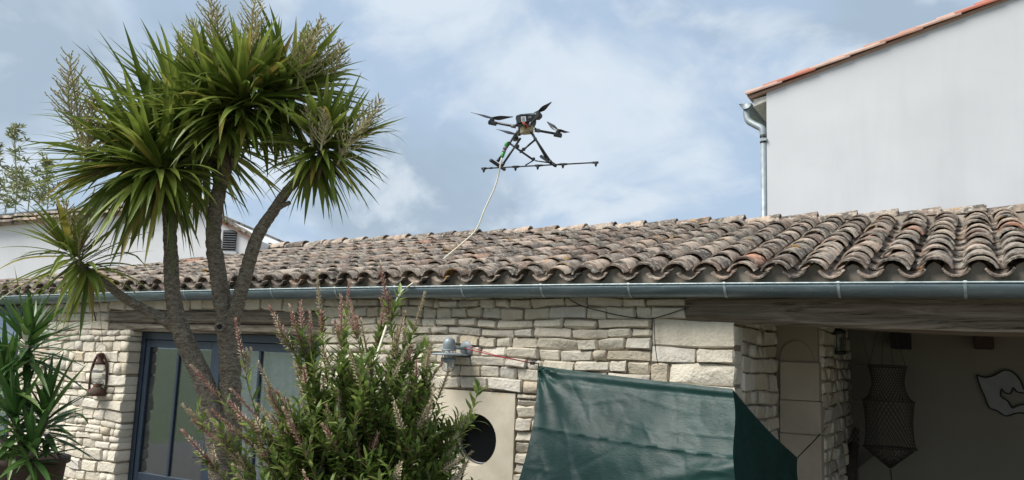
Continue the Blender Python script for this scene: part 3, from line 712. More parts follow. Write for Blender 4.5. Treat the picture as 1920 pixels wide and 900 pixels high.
def neighbour():
    # wall runs at a skew behind the left part of the tiled roof
    def atN(px, py):
        d = ray(px, py); n = Vector((-ND.y, ND.x, 0)); dv = Vector(d); t = (NA-Vector(EYE)).dot(n)/dv.dot(n); return Vector(EYE)+dv*t
    h = thing('white_cottage', 'low whitewashed cottage with old tile eaves behind the tree', 'house', atN(200, 480)*1)
    h.location.z = 0; n = Vector((-ND.y, ND.x, 0))
    if n.y < 0: n = -n
    eL = atN(-60, 430); eM = atN(375, 390); rE = atN(474, 446); up = Vector((0, 0, 1))
    L0 = Vector((eL.x, eL.y, 0)); R0 = Vector((rE.x, rE.y, 0)); ED = (eM-eL).normalized(); ln = (eM-eL).length
    g = G(); g.prism([L0, R0, rE, eM, eL][::-1], n*5); obj('wall', g.vf, 'white_render', h)
    rng = random.Random(9); rp = obj('roof', G().prism([eL-n*.1, eM-n*.1, eM+up*.05-n*.1, eL+up*.05-n*.1][::-1], n*5.2).vf, 'roof_tile', h)
    for row in range(2):
        s = 0
        while s < ln:
            L = rng.uniform(.42, .5); c = eL+ED*(s+L/2)+up*(.03+row*.085); V = []
            for u in (-L/2, L/2-.012):
                for k in range(6):
                    a = math.pi*k/5; V.append(c+ED*u-n*(.16-row*.05)+n*(.08-.08*math.cos(a))+Vector((0, 0, .055*math.sin(a)+(.02 if u < 0 else 0))))
            obj('verge_tile', (V, [(k, 6+k, 7+k, k+1)[::-1] for k in range(5)]+[tuple(range(6)), tuple(range(11, 5, -1)), (0, 5, 11, 6)]), 'roof_tile', rp, True).data.set_sharp_from_angle(angle=R_(50)); s += L
    fl = (atN(96, 400)-eL).dot(ED)
    g = G(); g.prism([eL+up*.17+n*.05, eL+ED*fl+up*.17+n*.05, eL+ED*fl+up*.25+n*.3, eL+up*.25+n*.3][::-1], (0, 0, .05)); obj('flashing', g.vf, 'slate_flashing', rp)
    # sloping verge on the right
    for i in range(4):
        t0 = i/4; t1 = (i+1)/4+.06; p = eM.lerp(rE, t0); q = eM.lerp(rE, min(t1, 1.05)); up = Vector((0, 0, 1))
        g = G(); g.prism([p-n*.1+up*.02, q-n*.1+up*.0, q-n*.1+up*.05, p-n*.1+up*.07][::-1], n*.3); obj('verge_tile', g.vf, 'roof_tile', rp)
        g = G(); g.prism([p-n*.06-up*.03, q-n*.06-up*.05, q-n*.06, p-n*.06+up*.02][::-1], n*.2); obj('verge_board', g.vf, 'red_tile', rp)
    # louvred shutter
    A = atN(420, 432); B = atN(442, 472); x0 = (Vector((A.x, A.y, 0))-L0).dot(ND); x1 = (Vector((B.x, B.y, 0))-L0).dot(ND)
    def P(u, v, w): return L0+ND*u+Vector((0, 0, v))-n*w
    w = obj('shutter', G().add([P(x0, B.z, .02), P(x1, B.z, .02), P(x1, A.z, .02), P(x0, A.z, .02)], [(0, 1, 2, 3)]).vf, 'dark_room', h)
    k = 9
    for i in range(k):
        z0 = B.z+(A.z-B.z)*i/k; z1 = z0+(A.z-B.z)/k*.8
        obj('slat', G().add([P(x0, z0, .05), P(x1, z0, .05), P(x1, z1, .025), P(x0, z1, .025), P(x0, z0, .022), P(x1, z0, .022)], [(0, 1, 2, 3), (4, 5, 1, 0)]).vf, 'louvre_paint', w)
    obj('shutter_sill', G().prism([P(x0-.04, B.z-.05, .08), P(x1+.04, B.z-.05, .08), P(x1+.04, B.z-.005, .08), P(x0-.04, B.z-.005, .08)][::-1], n*.07).vf, 'grey_render', w)
neighbour()
# ------------------------------------------------------------------ plants
def strip(P, Wd, side, fold=.25):
    """leaf blade along centreline P, half widths Wd; V-folded"""
    V = []; n = len(P)
    for i, p in enumerate(P):
        t = (P[min(i+1, n-1)]-P[max(i-1, 0)]).normalized(); s = (side-t*side.dot(t))
        s = s.normalized() if s.length > 1e-4 else t.orthogonal().normalized(); nn = s.cross(t)
        V += [p-s*Wd[i]+nn*Wd[i]*fold, p, p+s*Wd[i]+nn*Wd[i]*fold]
    F = []
    for i in range(n-1):
        a = i*3; b = a+3; F += [(a, a+1, b+1, b), (a+1, a+2, b+2, b+1)]
    return V, F
def sword_leaf(base, d, L, w, droop, rng, n=7, bend=None):
    d = d.normalized(); P = []; Wd = []; up = Vector((0, 0, 1))
    side = d.cross(up); side = side.normalized() if side.length > .05 else Vector((rng.uniform(-1, 1), rng.uniform(-1, 1), 0)).normalized()
    side = (side+Vector((rng.uniform(-.25, .25), rng.uniform(-.25, .25), rng.uniform(-.25, .25)))).normalized()
    tw = Vector((rng.uniform(-.12, .12), rng.uniform(-.12, .12), 0)); p = base.copy(); cur = d.copy(); seg = L/n
    for i in range(n+1):
        t = i/n; P.append(p.copy()); Wd.append(w/2*(.62+.38*min(1, t/.3))*(1 if t < .35 else max(.02, 1-((t-.35)/.65)**1.5)))
        k = droop*(.4+1.6*t)/n
        if bend is not None and t > bend: k *= 3.5
        cur = (cur+Vector((0, 0, -1))*k*(1.05-abs(cur.z)*.5)+tw/n).normalized(); p = p+cur*seg
    return strip(P, Wd, side, .28)
def rosette(center, axis, n, rng, L=(.6, .85), w=(.036, .052), amax=125, droop=(.25, .7), bend_p=.12):
    ax = axis.normalized(); u = ax.orthogonal().normalized(); v = ax.cross(u); out = []
    for i in range(n):
        t = (i+.5)/n; th = R_(4+amax*(t**.82))+rng.uniform(-.24, .24); ph = i*2.39996+rng.uniform(-.5, .5)
        d = ax*math.cos(th)+(u*math.cos(ph)+v*math.sin(ph))*math.sin(th)
        base = center+ax*(.10*(1-t)-.16*t)+d*.025
        l = rng.uniform(*L)*(.82+.25*math.sin(math.pi*min(1, t*1.15)))*(.7 if rng.random() < .12 else 1)
        out.append(sword_leaf(base, d, l, rng.uniform(*w), rng.uniform(*droop)*(.5+.9*t), rng, bend=(rng.uniform(.35, .6) if rng.random() < bend_p else None)))
    return out
def panicle(base, axis, L, rng, nb=26):
    g = G(); ax = axis.normalized(); P = bez([base, base+ax*L*.5+Vector((rng.uniform(-.03, .03), rng.uniform(-.03, .03), 0)), base+ax*L], 5)
    g.tube(P, [.008*(1-.75*i/(len(P)-1))+.0012 for i in range(len(P))], 5); u = ax.orthogonal().normalized(); v = ax.cross(u)
    for i in range(nb):
        t = .12+.86*i/nb; p = P[min(len(P)-1, int(t*(len(P)-1)))].lerp(P[min(len(P)-1, int(t*(len(P)-1))+1)], (t*(len(P)-1)) % 1)
        a = i*2.4+rng.uniform(-.3, .3); l = L*.46*(1-t*.78)*rng.uniform(.75, 1.15)
        d = (ax*rng.uniform(.55, .85)+(u*math.cos(a)+v*math.sin(a))*.8).normalized(); q = p+d*l+Vector((0, 0, l*.16))
        mid = p+d*l*.55; g.tube([p, mid, q], [.005, .004, .0025], 4)
        ns = max(3, int(l/.020))
        for k in range(ns):
            s = (k+.6)/ns; b = (p.lerp(mid, s/.55) if s < .55 else mid.lerp(q, (s-.55)/.45)); an = k*2.4
            dd = (d*.75+(u*math.cos(an)+v*math.sin(an))*.75+Vector((0, 0, .25))).normalized(); e = b+dd*rng.uniform(.018, .05)*(1.15-s*.5)
            sd = dd.cross(ax).normalized()*.006; nn = dd.cross(sd).normalized()*.006
            g.add([b-sd, b+sd, b+nn, e], [(0, 1, 3), (1, 2, 3), (2, 0, 3)], rng.random())
    return g
def cordyline():
    rng = random.Random(77); D0 = 6.5
    def q(px, py, dd=0): return atD(px, py, D0+dd)
    root = q(428, 905); base = Vector((root.x-.0, root.y+.05, GZ))
    t = thing('cordyline_tree', 'tall branching cabbage palm with sword leaf heads and grey brown trunks', 'tree', base)
    k = D0/FPX
    def limb(name, pts, rads):
        P = bez([q(*p) if not isinstance(p, Vector) else p for p in pts], 12); m = len(P); R = np.interp(np.linspace(0, 1, m), np.linspace(0, 1, len(rads)), rads)
        R = [r*k*.64*(1+.03*math.sin(i*2.1)+rng.uniform(-.035, .035)) for i, r in enumerate(R)]
        return obj(name, G().tube(P, R, 16, True, .05, rng).vf, 'bark', t, True)
    tr = limb('trunk', [base+Vector((.02, 0, -.1)), q(432, 985, .0), (430, 880), (432, 760), (428, 640), (410, 520), (400, 440), (412, 350), (440, 270), (455, 215)], [46, 44, 36, 32, 29, 24, 22, 21, 20, 18])
    limb('trunk', [base+Vector((-.06, -.05, -.1)), q(415, 960, -.06), (408, 830, -.06), (385, 725, -.06), (345, 635, -.06), (325, 560, -.06), (320, 470, -.06), (316, 400, -.06), (308, 330, -.04)], [44, 36, 32, 29, 27, 22, 20, 17, 14])
    limb('branch', [(425, 650, -.02), (440, 590, -.05), (462, 510, -.08), (482, 445, -.1), (510, 400, -.12), (545, 350, -.15), (585, 318, -.18), (604, 290, -.2)], [20, 21, 20, 18, 16, 14, 13, 11])
    limb('branch', [(330, 612, -.06), (290, 590, -.1), (235, 560, -.16), (190, 525, -.22), (160, 505, -.26), (144, 488, -.28)], [19, 15, 13, 11, 10, 9])
    limb('branch', [(412, 345, .0), (405, 320, .05), (396, 285, .12), (385, 255, .18)], [16, 14, 12, 11])
    limb('branch', [(446, 262, .0), (478, 222, -.02), (518, 182, .03)], [16, 14, 11])
    limb('broken_stub', [(505, 402, -.11), (525, 388, -.16), (543, 380, -.2)], [10, 8, 6])
    kn = q(412, 613, -.13)
    obj('knot_hole', G().ring(kn, (Vector(EYE)-kn).normalized(), .030, .012, 16, 6).vf, 'bark', t, True)
    obj('knot_hollow', G().lathe([(.028, .0), (.012, -.004), (.001, -.006)], kn+(Vector(EYE)-kn).normalized()*.004, (Vector(EYE)-kn), 14, False).vf, 'black_cord', t, True)
    X = Vector(RW@np.array([1., 0, 0])); Zu = Vector(RW@np.array([0, -1., 0])); Yf = Vector(RW@np.array([0, 0, 1.]))
    def ax(a, b, c=0): return X*a+Zu*b+Yf*c
    heads = [  # px, py, dd, axis, n leaves, L, amax
        (262, 312, -.15, ax(-1, .15, -.35), 140, (.66, .96), 118),
        (306, 318, -.22, ax(-.35, .05, -.8), 120, (.55, .85), 125),
        (300, 262, .10, ax(-.8, .6, .1), 140, (.66, .95), 105),
        (342, 222, .05, ax(-.55, .85, -.1), 130, (.55, .85), 105),
        (410, 205, -.15, ax(-.35, .9, -.4), 130, (.48, .76), 118),
        (452, 188, -.22, ax(.05, 1, -.5), 130, (.48, .74), 120),
        (498, 190, .02, ax(.35, .95, -.1), 120, (.50, .76), 115),
        (540, 180, .08, ax(.75, .65, .0), 130, (.52, .80), 115),
        (600, 270, -.22, ax(.3, .95, -.25), 110, (.42, .64), 132),
        (618, 282, -.18, ax(.85, .4, -.1), 100, (.42, .64), 120),
        (388, 266, .30, ax(.15, .25, .6), 150, (.6, .9), 118),
        (140, 483, -.30, ax(-.6, .75, -.15), 84, (.36, .64), 128)]
    allv = []; dry = []
    for hi, (px, py, dd, a, n, L, am) in enumerate(heads):
        c = q(px, py, dd)
        for (V, F) in rosette(c, a, n, rng, L, (.044, .068) if hi not in (8, 9, 11) else (.036, .052), am, bend_p=.22):
            mid = V[len(V)//2]; px_ = pix(mid); sc = 1/depth(mid)**4*rng.uniform(.8, 1.2)*(1.6 if hi in (0, 1, 4, 5, 8, 9, 11) else 1)
            if not in_view(mid, 0): sc *= .01
            allv.append((sc, V, F))
    allv = sorted(allv, key=lambda z: -z[0])
    for it in allv[:295]: obj('leaf', (it[1], it[2]), 'cordyline_leaf', t, False)
    g = G()
    for it in allv[295:]: g.add(it[1], it[2], rng.random())
    obj('crown', g.vf, 'cordyline_leaf', t, False, g.r, 'stuff')
    # withered leaves on the small head and under the crowns
    c = q(145, 478, -.3)
    for a, L, dr in ((ax(.9, .55, 0), .34, -1.2), (ax(1, -.05, 0), .40, -.15), (ax(.6, .9, -.2), .28, .5)):
        obj('dry_leaf', sword_leaf(c, a, L, .014, dr, rng, 9), 'dry_leaf', t)
    for px, py, dd in ((300, 335, -.06), (316, 345, -.1), (420, 250, -.05), (455, 235, -.05), (530, 205, .05), (606, 292, -.2)):
        for i in range(13):
            a = ax(rng.uniform(-.8, .8), -.6, rng.uniform(-.8, .8)); obj('dry_leaf', sword_leaf(q(px, py, dd), a, rng.uniform(.2, .42), .028, .9, rng, 6), 'dry_leaf', t)
    for px, py, dd, a, L in ((150, 235, -.25, ax(-.15, 1), .66), (170, 270, -.3, ax(.1, 1), .5), (405, 125, -.25, ax(-.08, 1), .66), (372, 130, -.1, ax(-.15, 1), .5), (478, 110, -.2, ax(.03, 1), .62), (575, 140, -.15, ax(.3, 1), .56), (585, 250, -.4, ax(-.05, 1), .36),
                             (655, 265, -.35, ax(.6, .8), .50), (600, 140, .05, ax(.2, 1), .5), (132, 462, -.22, ax(-.1, 1), .44)):
        for (ox, oy, od, kk) in ((0, 0, 0, 1), (rng.uniform(-26, 26), rng.uniform(0, 25), -.08, .85)):
            b = q(px+ox, py+oy, dd+od); aa = a+X*ox*.006; g = panicle(b-aa.normalized()*.1, aa, L*kk, rng, 34)
            obj('flower_panicle', g.vf, 'panicle', t, False, g.r)
cordyline()
def shrub():
    rng = random.Random(123); D0 = 5.35; base = atD(690, 1010, D0); base.z = GZ
    t = thing('bottlebrush_shrub', 'leafy green shrub with pinkish cream spent flower spikes before the stone wall', 'shrub', base)
    def q(px, py, dd=0): return atD(px, py, D0+dd)
    tips = []
    # upright stems: tip pixel, depth offset
    for px, py in ((535, 630), (562, 640), (601, 590), (585, 660), (650, 580), (640, 620), (668, 620), (725, 565), (712, 620), (745, 640), (775, 620), (765, 670), (690, 670), (625, 700), (670, 740), (800, 690), (565, 700), (735, 710), (600, 740), (575, 730), (690, 780), (640, 800), (760, 780), (790, 740), (800, 790)):
        tips.append((px, py, rng.uniform(-.35, .35), 1, 1))
    for px, py in ((375, 795), (410, 745), (395, 870), (425, 830), (455, 672), (462, 790), (455, 820), (515, 750), (490, 790), (505, 820), (520, 770), (530, 810), (500, 860), (460, 880), (560, 800), (540, 860), (600, 840), (610, 870)):
        tips.append((px, py, rng.uniform(-.5, .05), 1, .45 if px < 500 else .8))
    for px, py in ((893, 782), (868, 790), (842, 805), (825, 822), (815, 700), (822, 745), (850, 905), (875, 920), (830, 890), (815, 850)):
        tips.append((px, py, rng.uniform(-.3, .1), .3, .9))
    for i in range(52):
        a = rng.uniform(0, 6.28); r = math.sqrt(rng.random()); tips.append((665+r*122*math.cos(a), 800+r*125*math.sin(a), rng.uniform(-.5, .45), .35, 1))
    for i in range(34): tips.append((rng.uniform(480, 835), rng.uniform(850, 950), rng.uniform(-.55, .2), .2, 1))
    leaves = []; spikes = []; stems = G()
    def leafgeo(p, d, L, w):
        side = d.cross(Vector((rng.uniform(-.4, .4), rng.uniform(-.4, .4), 1))).normalized(); n = side.cross(d)
        c = rng.uniform(-.15, .1); P = [p, p+d*L*.35+n*L*.05, p+d*L*.7+n*L*.03, p+d*L+n*L*c]
        return strip(P, [w*.12, w*.5, w*.42, w*.03], side, .22)
    def leafy(P, start, dens, Lr, scale=1.):
        tot = sum((P[i+1]-P[i]).length for i in range(len(P)-1)); acc = 0; nxt = tot*start; k = rng.randrange(9)
        for i in range(len(P)-1):
            sg = P[i+1]-P[i]; l = sg.length; d = sg.normalized(); u = d.orthogonal().normalized(); v = d.cross(u)
            while acc+l > nxt:
                p = P[i]+d*(nxt-acc); k += 1; a = k*2.4+rng.uniform(-.3, .3)
                ld = (d*rng.uniform(.55, 1.0)+(u*math.cos(a)+v*math.sin(a))*rng.uniform(.6, 1.0)).normalized()
                leaves.append(leafgeo(p, ld, rng.uniform(*Lr)*rng.choice((.9, 1.2, 1.35, 1.5))*scale, rng.uniform(.021, .029)*scale)); nxt += dens*rng.uniform(.7, 1.4)
            acc += l
    for (px, py, dd, sp, lf) in tips:
        tip = q(px, py, dd); b = base+Vector((rng.uniform(-.12, .12), rng.uniform(-.12, .12), rng.uniform(.1, .35)))
        low = px < 470 or px > 840
        m = b.lerp(tip, .55)+Vector((rng.uniform(-.05, .05), rng.uniform(-.05, .05), .06 if not low else .02))
        P = bez([b, b.lerp(m, .5)+Vector((0, 0, .05)), m, m.lerp(tip, .6)+Vector((rng.uniform(-.06, .06), rng.uniform(-.06, .06), .03)), tip], 5); n = len(P)
        stems.tube(P, [.009*(1-.75*i/(n-1)) for i in range(n)], 5)
        leafy(P, .42 if lf > .5 else .62, .0135/lf, (.055, .085))
        d = (P[-1]-P[-3]).normalized()
        for s in range(int(rng.randrange(4, 7)*lf*(.55 if py < 705 and sp == 1 else 1))):
            i = rng.randrange(n//2, n-2); dirv = (d+Vector((rng.uniform(-.8, .8), rng.uniform(-.8, .8), rng.uniform(-.1, .6)))).normalized(); L = rng.uniform(.14, .30)
            Q = bez([P[i], P[i]+dirv*L*.5, P[i]+dirv*L+Vector((0, 0, .03))], 3); stems.tube(Q, [.004, .0035, .003, .0025, .0025, .002, .0015][:len(Q)], 4); leafy(Q, .1, .014, (.05, .08))
            if rng.random() <   .16*sp+.02: spikes.append((Q[-1], (Q[-1]-Q[-3]).normalized(), rng.uniform(.10, .17), rng.random()))
        if sp > .4 or rng.random() < sp:
            k = 4 if sp == 1 and rng.random() < .65 else 1
            for s in range(k):
                dv = (d+Vector((rng.uniform(-.45, .45), rng.uniform(-.45, .45), rng.uniform(-.1, .3)))*(0 if s == 0 else 1)).normalized()
                bb = tip if s == 0 else P[-2-rng.randrange(2)]
                spikes.append((bb, dv, rng.uniform(.17, .28) if s == 0 else rng.uniform(.10, .18), rng.random()))
    obj('stems', stems.vf, 'twig', t, True)
    sc = []
    for V, F in leaves:
        m = V[4]; sc.append(((1/depth(m)**3)*rng.uniform(.6, 1.4)*(1 if in_view(m, 0) else .01), V, F))
    sc.sort(key=lambda z: -z[0])
    for it in sc[:290]: obj('leaf', (it[1], it[2]), 'shrub_leaf', t)
    g = G()
    for it in sc[290:]: g.add(it[1], it[2], rng.random())
    obj('foliage', g.vf, 'shrub_leaf', t, False, g.r, 'stuff')
    def spike(b, d, L, c):
        g = G(); u = d.orthogonal().normalized(); v = d.cross(u); g.tube([b, b+d*L], [.006, .003], 4); n = int(L/.0030)
        for i in range(n):
            s = i/n; p = b+d*L*s; a = i*2.4; bud = s > .8; r = (.025*(1-.4*s)) if not bud else .020
            dd = ((u*math.cos(a)+v*math.sin(a))*(1 if not bud else .5)+d*(.35+s*.7)).normalized(); e = p+dd*r*rng.uniform(.9, 1.5); sd = dd.cross(d).normalized()*.0048
            g.add([p-sd*.5, p+sd*.5, e+sd, e-sd], [(0, 1, 2, 3)], rng.random()*.55+(0 if bud else .35))
        return g
    for b, d, L, c in spikes:
        g = spike(b, d, L, c); up = pix(b)[1] < 660
        obj('flower_spike', g.vf, 'spike_pink' if c < (.75 if up else .3) else 'spike_cream', t, False, g.r)
shrub()
def yucca():
    rng = random.Random(5); D0 = 7.0; c0 = atD(52, 860, D0); base = Vector((c0.x, c0.y, GZ))
    p = thing('plant_pot', 'dark brown terracotta pot under the sword leaved plant', 'pot', base)
    H = c0.z+.02-GZ
    obj('body', G().lathe([(.17, 0), (.20, .05), (.27, H*.6), (.30, H-.06), (.33, H-.05), (.33, H), (.29, H), (.27, H-.08), (.01, H-.08)], base, (0, 0, 1), 28).vf, 'terracotta_pot', p, True)
    obj('soil', G().lathe([(.265, 0), (.01, .02)], base+Vector((0, 0, H-.075)), (0, 0, 1), 20).vf, 'driftwood', p)
    t = thing('sword_plant', 'potted plant with long glossy green sword leaves beside the stone wall', 'plant', base+Vector((0, 0, H-.06)))
    X = Vector(RW@np.array([1., 0, 0])); Zu = Vector(RW@np.array([0, -1., 0])); Yf = Vector(RW@np.array([0, 0, 1.]))
    b = base+Vector((0, 0, H-.08))
    for (px, py, dd, n, L, am) in ((52, 648, 0, 62, (.34, .58), 118), (8, 720, -.1, 46, (.35, .6), 110), (85, 790, -.1, 46, (.32, .56), 115), (30, 800, -.25, 46, (.35, .6), 120), (60, 850, -.35, 30, (.3, .5), 120), (-25, 800, .1, 28, (.4, .6), 110)):
        c = atD(px, py, D0+dd); obj('stem', G().tube(bez([b+Vector((rng.uniform(-.1, .1), rng.uniform(-.1, .1), 0)), b.lerp(c, .5)+Vector((0, 0, .02)), c], 5), .028, 8).vf, 'bark', t, True)
        for VF in rosette(c, Zu+X*rng.uniform(-.15, .25)-Yf*.1, n, rng, (L[0]*1.12, L[1]*1.15), (.044, .064), am, (.12, .5), .08): obj('leaf', VF, 'yucca_leaf', t)
    c = atD(54, 645, D0-.05)
    for a in (X*.02+Zu, X*.1+Zu, -X*.06+Zu): obj('leaf', sword_leaf(c, a, .44, .062, .05, rng), 'yucca_leaf', t)
    o = obj('leaf_base', sword_leaf(c-Yf*.05+Zu*.03, Zu*1.-Yf*.1, .16, .055, -.02, rng), 'hose_cream', t)
yucca()
def bamboo():
    rng = random.Random(8)
    for ci, (px, py, top, lab) in enumerate(((28, 400, 243, 'tallest slender bamboo cane with a leafy tuft at its tip'), (88, 400, 300, 'shorter bamboo cane leaning behind the cottage roof flashing'), (-10, 400, 270, 'bamboo cane with sparse bare top behind the cottage'), (52, 400, 330, 'dense low bamboo clump behind the cottage roof'), (10, 400, 330, 'bushy olive bamboo clump beside the tallest cane'))):
        D = 19+ci*.3; b = atD(px, py, D); tip = atD(px+rng.uniform(-4, 6), top, D); base = Vector((b.x, b.y, GZ))
        t = thing('bamboo', lab, 'bamboo', base, 'bamboo behind the white cottage'); st = G(); g = G()
        st.tube(bez([base, b, b.lerp(tip, .6)+Vector((.05, 0, 0)), tip], 5), .014, 5)
        for k in range(34 if ci < 3 else 40):
            s = rng.random()**.8; p = b.lerp(tip, s) if ci < 3 else b.lerp(tip, s)+Vector((rng.uniform(-.8, .8), rng.uniform(-.3, .3), 0)); q = p+Vector((rng.uniform(-.35, .35), rng.uniform(-.3, .3), rng.uniform(.05, .4)))*(.35 if k % 3 == 0 and ci < 3 else .8)*(1.0 if s < .8 else .45)
            st.tube([p, q], [.006, .003], 4)
            for j in range(8):
                d = Vector((rng.uniform(-1, 1), rng.uniform(-1, 1), rng.uniform(-.3, .9))).normalized(); P = [q, q+d*.08, q+d*.18+Vector((0, 0, -.02))]; V, F = strip(P, [.006, .017, .001], d.orthogonal().normalized(), .2); g.add(V, F, rng.random())
        obj('cane', st.vf, 'bamboo_stem', t, True); o = obj('crown', g.vf, 'bamboo_leaf', t, False, g.r); o['kind'] = 'stuff'
bamboo()
# ------------------------------------------------------------------ drone
def drone():
    D0 = 9.6
    def z(zx, zy, dd=0): return atD(860+zx/5.293, 170+zy/5.293, D0+dd)
    k = D0/FPX/5.293
    X = Vector(RW@np.array([1., 0, 0])); Yf = Vector(RW@np.array([0, 0, 1.]))
    c = z(670, 310); t = thing('spraying_drone', 'black four rotor spraying drone hovering above the tiled roof with a spray boom', 'drone', c)
    r = Vector((X.x, X.y, 0)).normalized(); f = Vector((-r.y, r.x, 0)); up = Vector((0, 0, 1))
    # tilt of the airframe
    tilt = Matrix.Rotation(R_(-7), 3, f)@Matrix.Rotation(R_(4), 3, r); r = tilt@r; f = tilt@f; up = tilt@up
    mt = Matrix(((r.x, f.x, up.x, c.x), (r.y, f.y, up.y, c.y), (r.z, f.z, up.z, c.z), (0, 0, 0, 1)))
    def oct_(w, d, h0, h1, ch, ins=0):
        P = [(-w+ch, -d), (w-ch, -d), (w, -d+ch), (w, d-ch), (w-ch, d), (-w+ch, d), (-w, d-ch), (-w, -d+ch)]
        V = [mt@Vector((x, y, h0)) for x, y in P]+[mt@Vector((x*(1-ins), y*(1-ins), h1)) for x, y in P]
        return V, [tuple(reversed(range(8))), tuple(range(8, 16))]+[(i, (i+1) % 8, 8+(i+1) % 8, 8+i) for i in range(8)]
    b = obj('body', oct_(.115, .13, -.03, .055, .04), 'black_plastic', t)
    obj('lid', oct_(.12, .135, .055, .072, .045, .12), 'carbon', b)
    obj('belly_plate', oct_(.10, .11, -.062, -.032, .04), 'carbon', t)
    obj('tank', oct_(.075, .09, -.135, -.063, .035, -.1), 'tan_tank', t)
    yb = -.1325; obj('label_sticker', G().add([mt@Vector(v) for v in ((-.062, yb, -.022), (-.005, yb, -.022), (-.005, yb, .038), (-.062, yb, .038))], [(0, 1, 2, 3)]).vf, 'white_label', b)
    obj('label_sticker', G().add([mt@Vector(v) for v in ((.022, yb, .012), (.06, yb, .012), (.06, yb, .035), (.022, yb, .035))], [(0, 1, 2, 3)]).vf, 'grey_plastic', b)
    for i in range(4): obj('label_line', G().box((-.055, yb-.002, -.01+.011*i), (-.015-.006*(i % 2), yb-.001, -.006+.011*i), mt).vf, 'grey_plastic', b)
    rng = random.Random(4)
    for i in range(5):
        a = rng.uniform(-.06, .02); P = bez([mt@Vector((a, -.125, -.028)), mt@Vector((a+.02, -.155, -.05-.01*i)), mt@Vector((a+.04, -.13, -.075)), mt@Vector((a+.03, -.09, -.1))], 5)
        obj('wire', G().tube(P, .0035, 5).vf, 'orange_wire' if i < 3 else 'black_cord', t, True)
    # arms, motors, rotors
    for (joint, motor, blade, bl2) in ((z(545, 352, .02), z(333, 312, .05), (z(120, 222, -.08), z(540, 266, .18)), 0), (z(780, 395, .0), z(990, 432, -.02), (z(880, 315, .22), z(1100, 418, -.25)), 0),
                                      (z(715, 335, -.12), z(793, 250, -.42), (z(920, 120, -.50), z(700, 250, -.30)), 0), (z(590, 405, .12), z(566, 470, .45), (z(375, 388, .5), z(640, 425, .40)), 0)):
        d = (motor-joint).normalized(); arm = obj('arm', G().tube([c.lerp(joint, .75), joint, motor-d*.02], .0155, 10).vf, 'carbon', t, True)
        obj('clamp', G().tube([joint-d*.03, joint+d*.03], .024, 10).vf, 'grey_plastic', arm, True)
        ml = Matrix.Translation(motor)@(Matrix((Vector((d.x, d.y, d.z)), up.cross(d).normalized(), d.cross(up.cross(d)).normalized())).transposed()).to_4x4()
        mo = obj('motor', G().bevel_box((-.055, -.032, -.034), (.045, .032, .012), .008, ml).lathe([(.03, .012), (.03, .035), (.022, .042)], motor, up, 14).vf, 'black_plastic', t)
        hub = motor+up*.045; axb = (blade[0]-blade[1]); ctr = hub
        ro = obj('rotor_hub', G().lathe([(.016, 0), (.016, .012), (.006, .018)], hub, up, 12).vf, 'dark_metal', t, True)
        for e in blade:
            v = e-ctr; L = v.length; v = v/L; s = up.cross(v).normalized(); V = []
            n = 8
            for i in range(n+1):
                q = i/n; w = .014+.046*math.sin(min(1, q*2.2)*math.pi*.5) if q < .45 else .060*(1-(q-.45)/.55*.8)
                tw = -(.75*(1-q)+.30); p = ctr+v*L*q+up*.008; sv = s*math.cos(tw)+up*math.sin(tw)
                for th in (0.0022, -.0022): V += [p-sv*w*.35+up*th, p+sv*w*.65+up*th]
            F = []
            for i in range(n): a = i*4; b2 = a+4; F += [(a, b2, b2+1, a+1), (a+2, a+3, b2+3, b2+2), (a, a+2, b2+2, b2), (a+1, b2+1, b2+3, a+3)]
            F += [(0, 1, 3, 2), (4*n, 4*n+2, 4*n+3, 4*n+1)]
            obj('rotor_blade', (V, F), 'carbon', t, True)
    # landing gear
    def rod(name, a, b2, rr, mat='carbon', par=None): return obj(name, G().tube([a, b2], rr, 9).vf, mat, par or t, True)
    skL = (z(318, 690, -.16), z(455, 782, .12)); skR = (z(818, 652, .18), z(962, 745, -.14))
    for top, foot, sk in ((z(572, 420, -.06), z(385, 705, -.04), 0), (z(615, 470, .06), z(430, 745, .06), 0), (z(715, 410, -.08), z(925, 725, -.08), 1), (z(735, 430, .06), z(880, 690, .06), 1)):
        lg = rod('leg', top, foot, .0135); rod('leg_joint', top.lerp(foot, .9), foot, .019, 'black_plastic', lg)
    for a, b2 in (skL, skR): rod('skid', a, b2, .021, 'black_plastic')
    rod('crossbar', z(490, 512, -.05), z(745, 690, -.05), .0125); rod('crossbar', z(770, 478, .03), z(615, 610, -.05), .0125)
    for p in (z(500, 522, -.05), z(620, 602, -.05), z(742, 680, -.05), z(760, 485, .03), z(645, 582, -.02), z(585, 552, -.05)):
        obj('clamp', G().bevel_box((-.02, -.02, -.018), (.02, .02, .018), .005, Matrix.Translation(p)@mt.to_3x3().to_4x4()).vf, 'black_plastic', t)
    bm = rod('spray_boom', z(245, 772, -.05), z(1365, 713, -.05), .0085)
    for a, b2 in ((z(745, 690, -.05), z(660, 742, -.05)), (z(760, 695, -.05), z(930, 720, -.06))): rod('boom_strut', a, b2, .008)
    for px in (250, 565, 785, 1035, 1362):
        y = 772-(px-245)*.0527; p = z(px, y, -.05); dn = Vector((0, 0, -1))
        obj('nozzle', G().lathe([(.014, 0), (.017, .012), (.015, .03), (.010, .042), (.006, .05)], p, dn, 10).tube([p-X*.03, p+X*.03], .0145, 9).vf, 'black_plastic', bm, True)
    for px in (320, 545, 590, 820, 1000, 1065, 1335):
        y = 772-(px-245)*.0527; p = z(px, y, -.05); obj('boom_joint', G().tube([p-X*.016, p+X*.016], .0125, 8).vf, 'black_plastic', bm, True)
    # green hose coupling
    a, b2 = z(478, 515, -.08), z(430, 660, -.1)
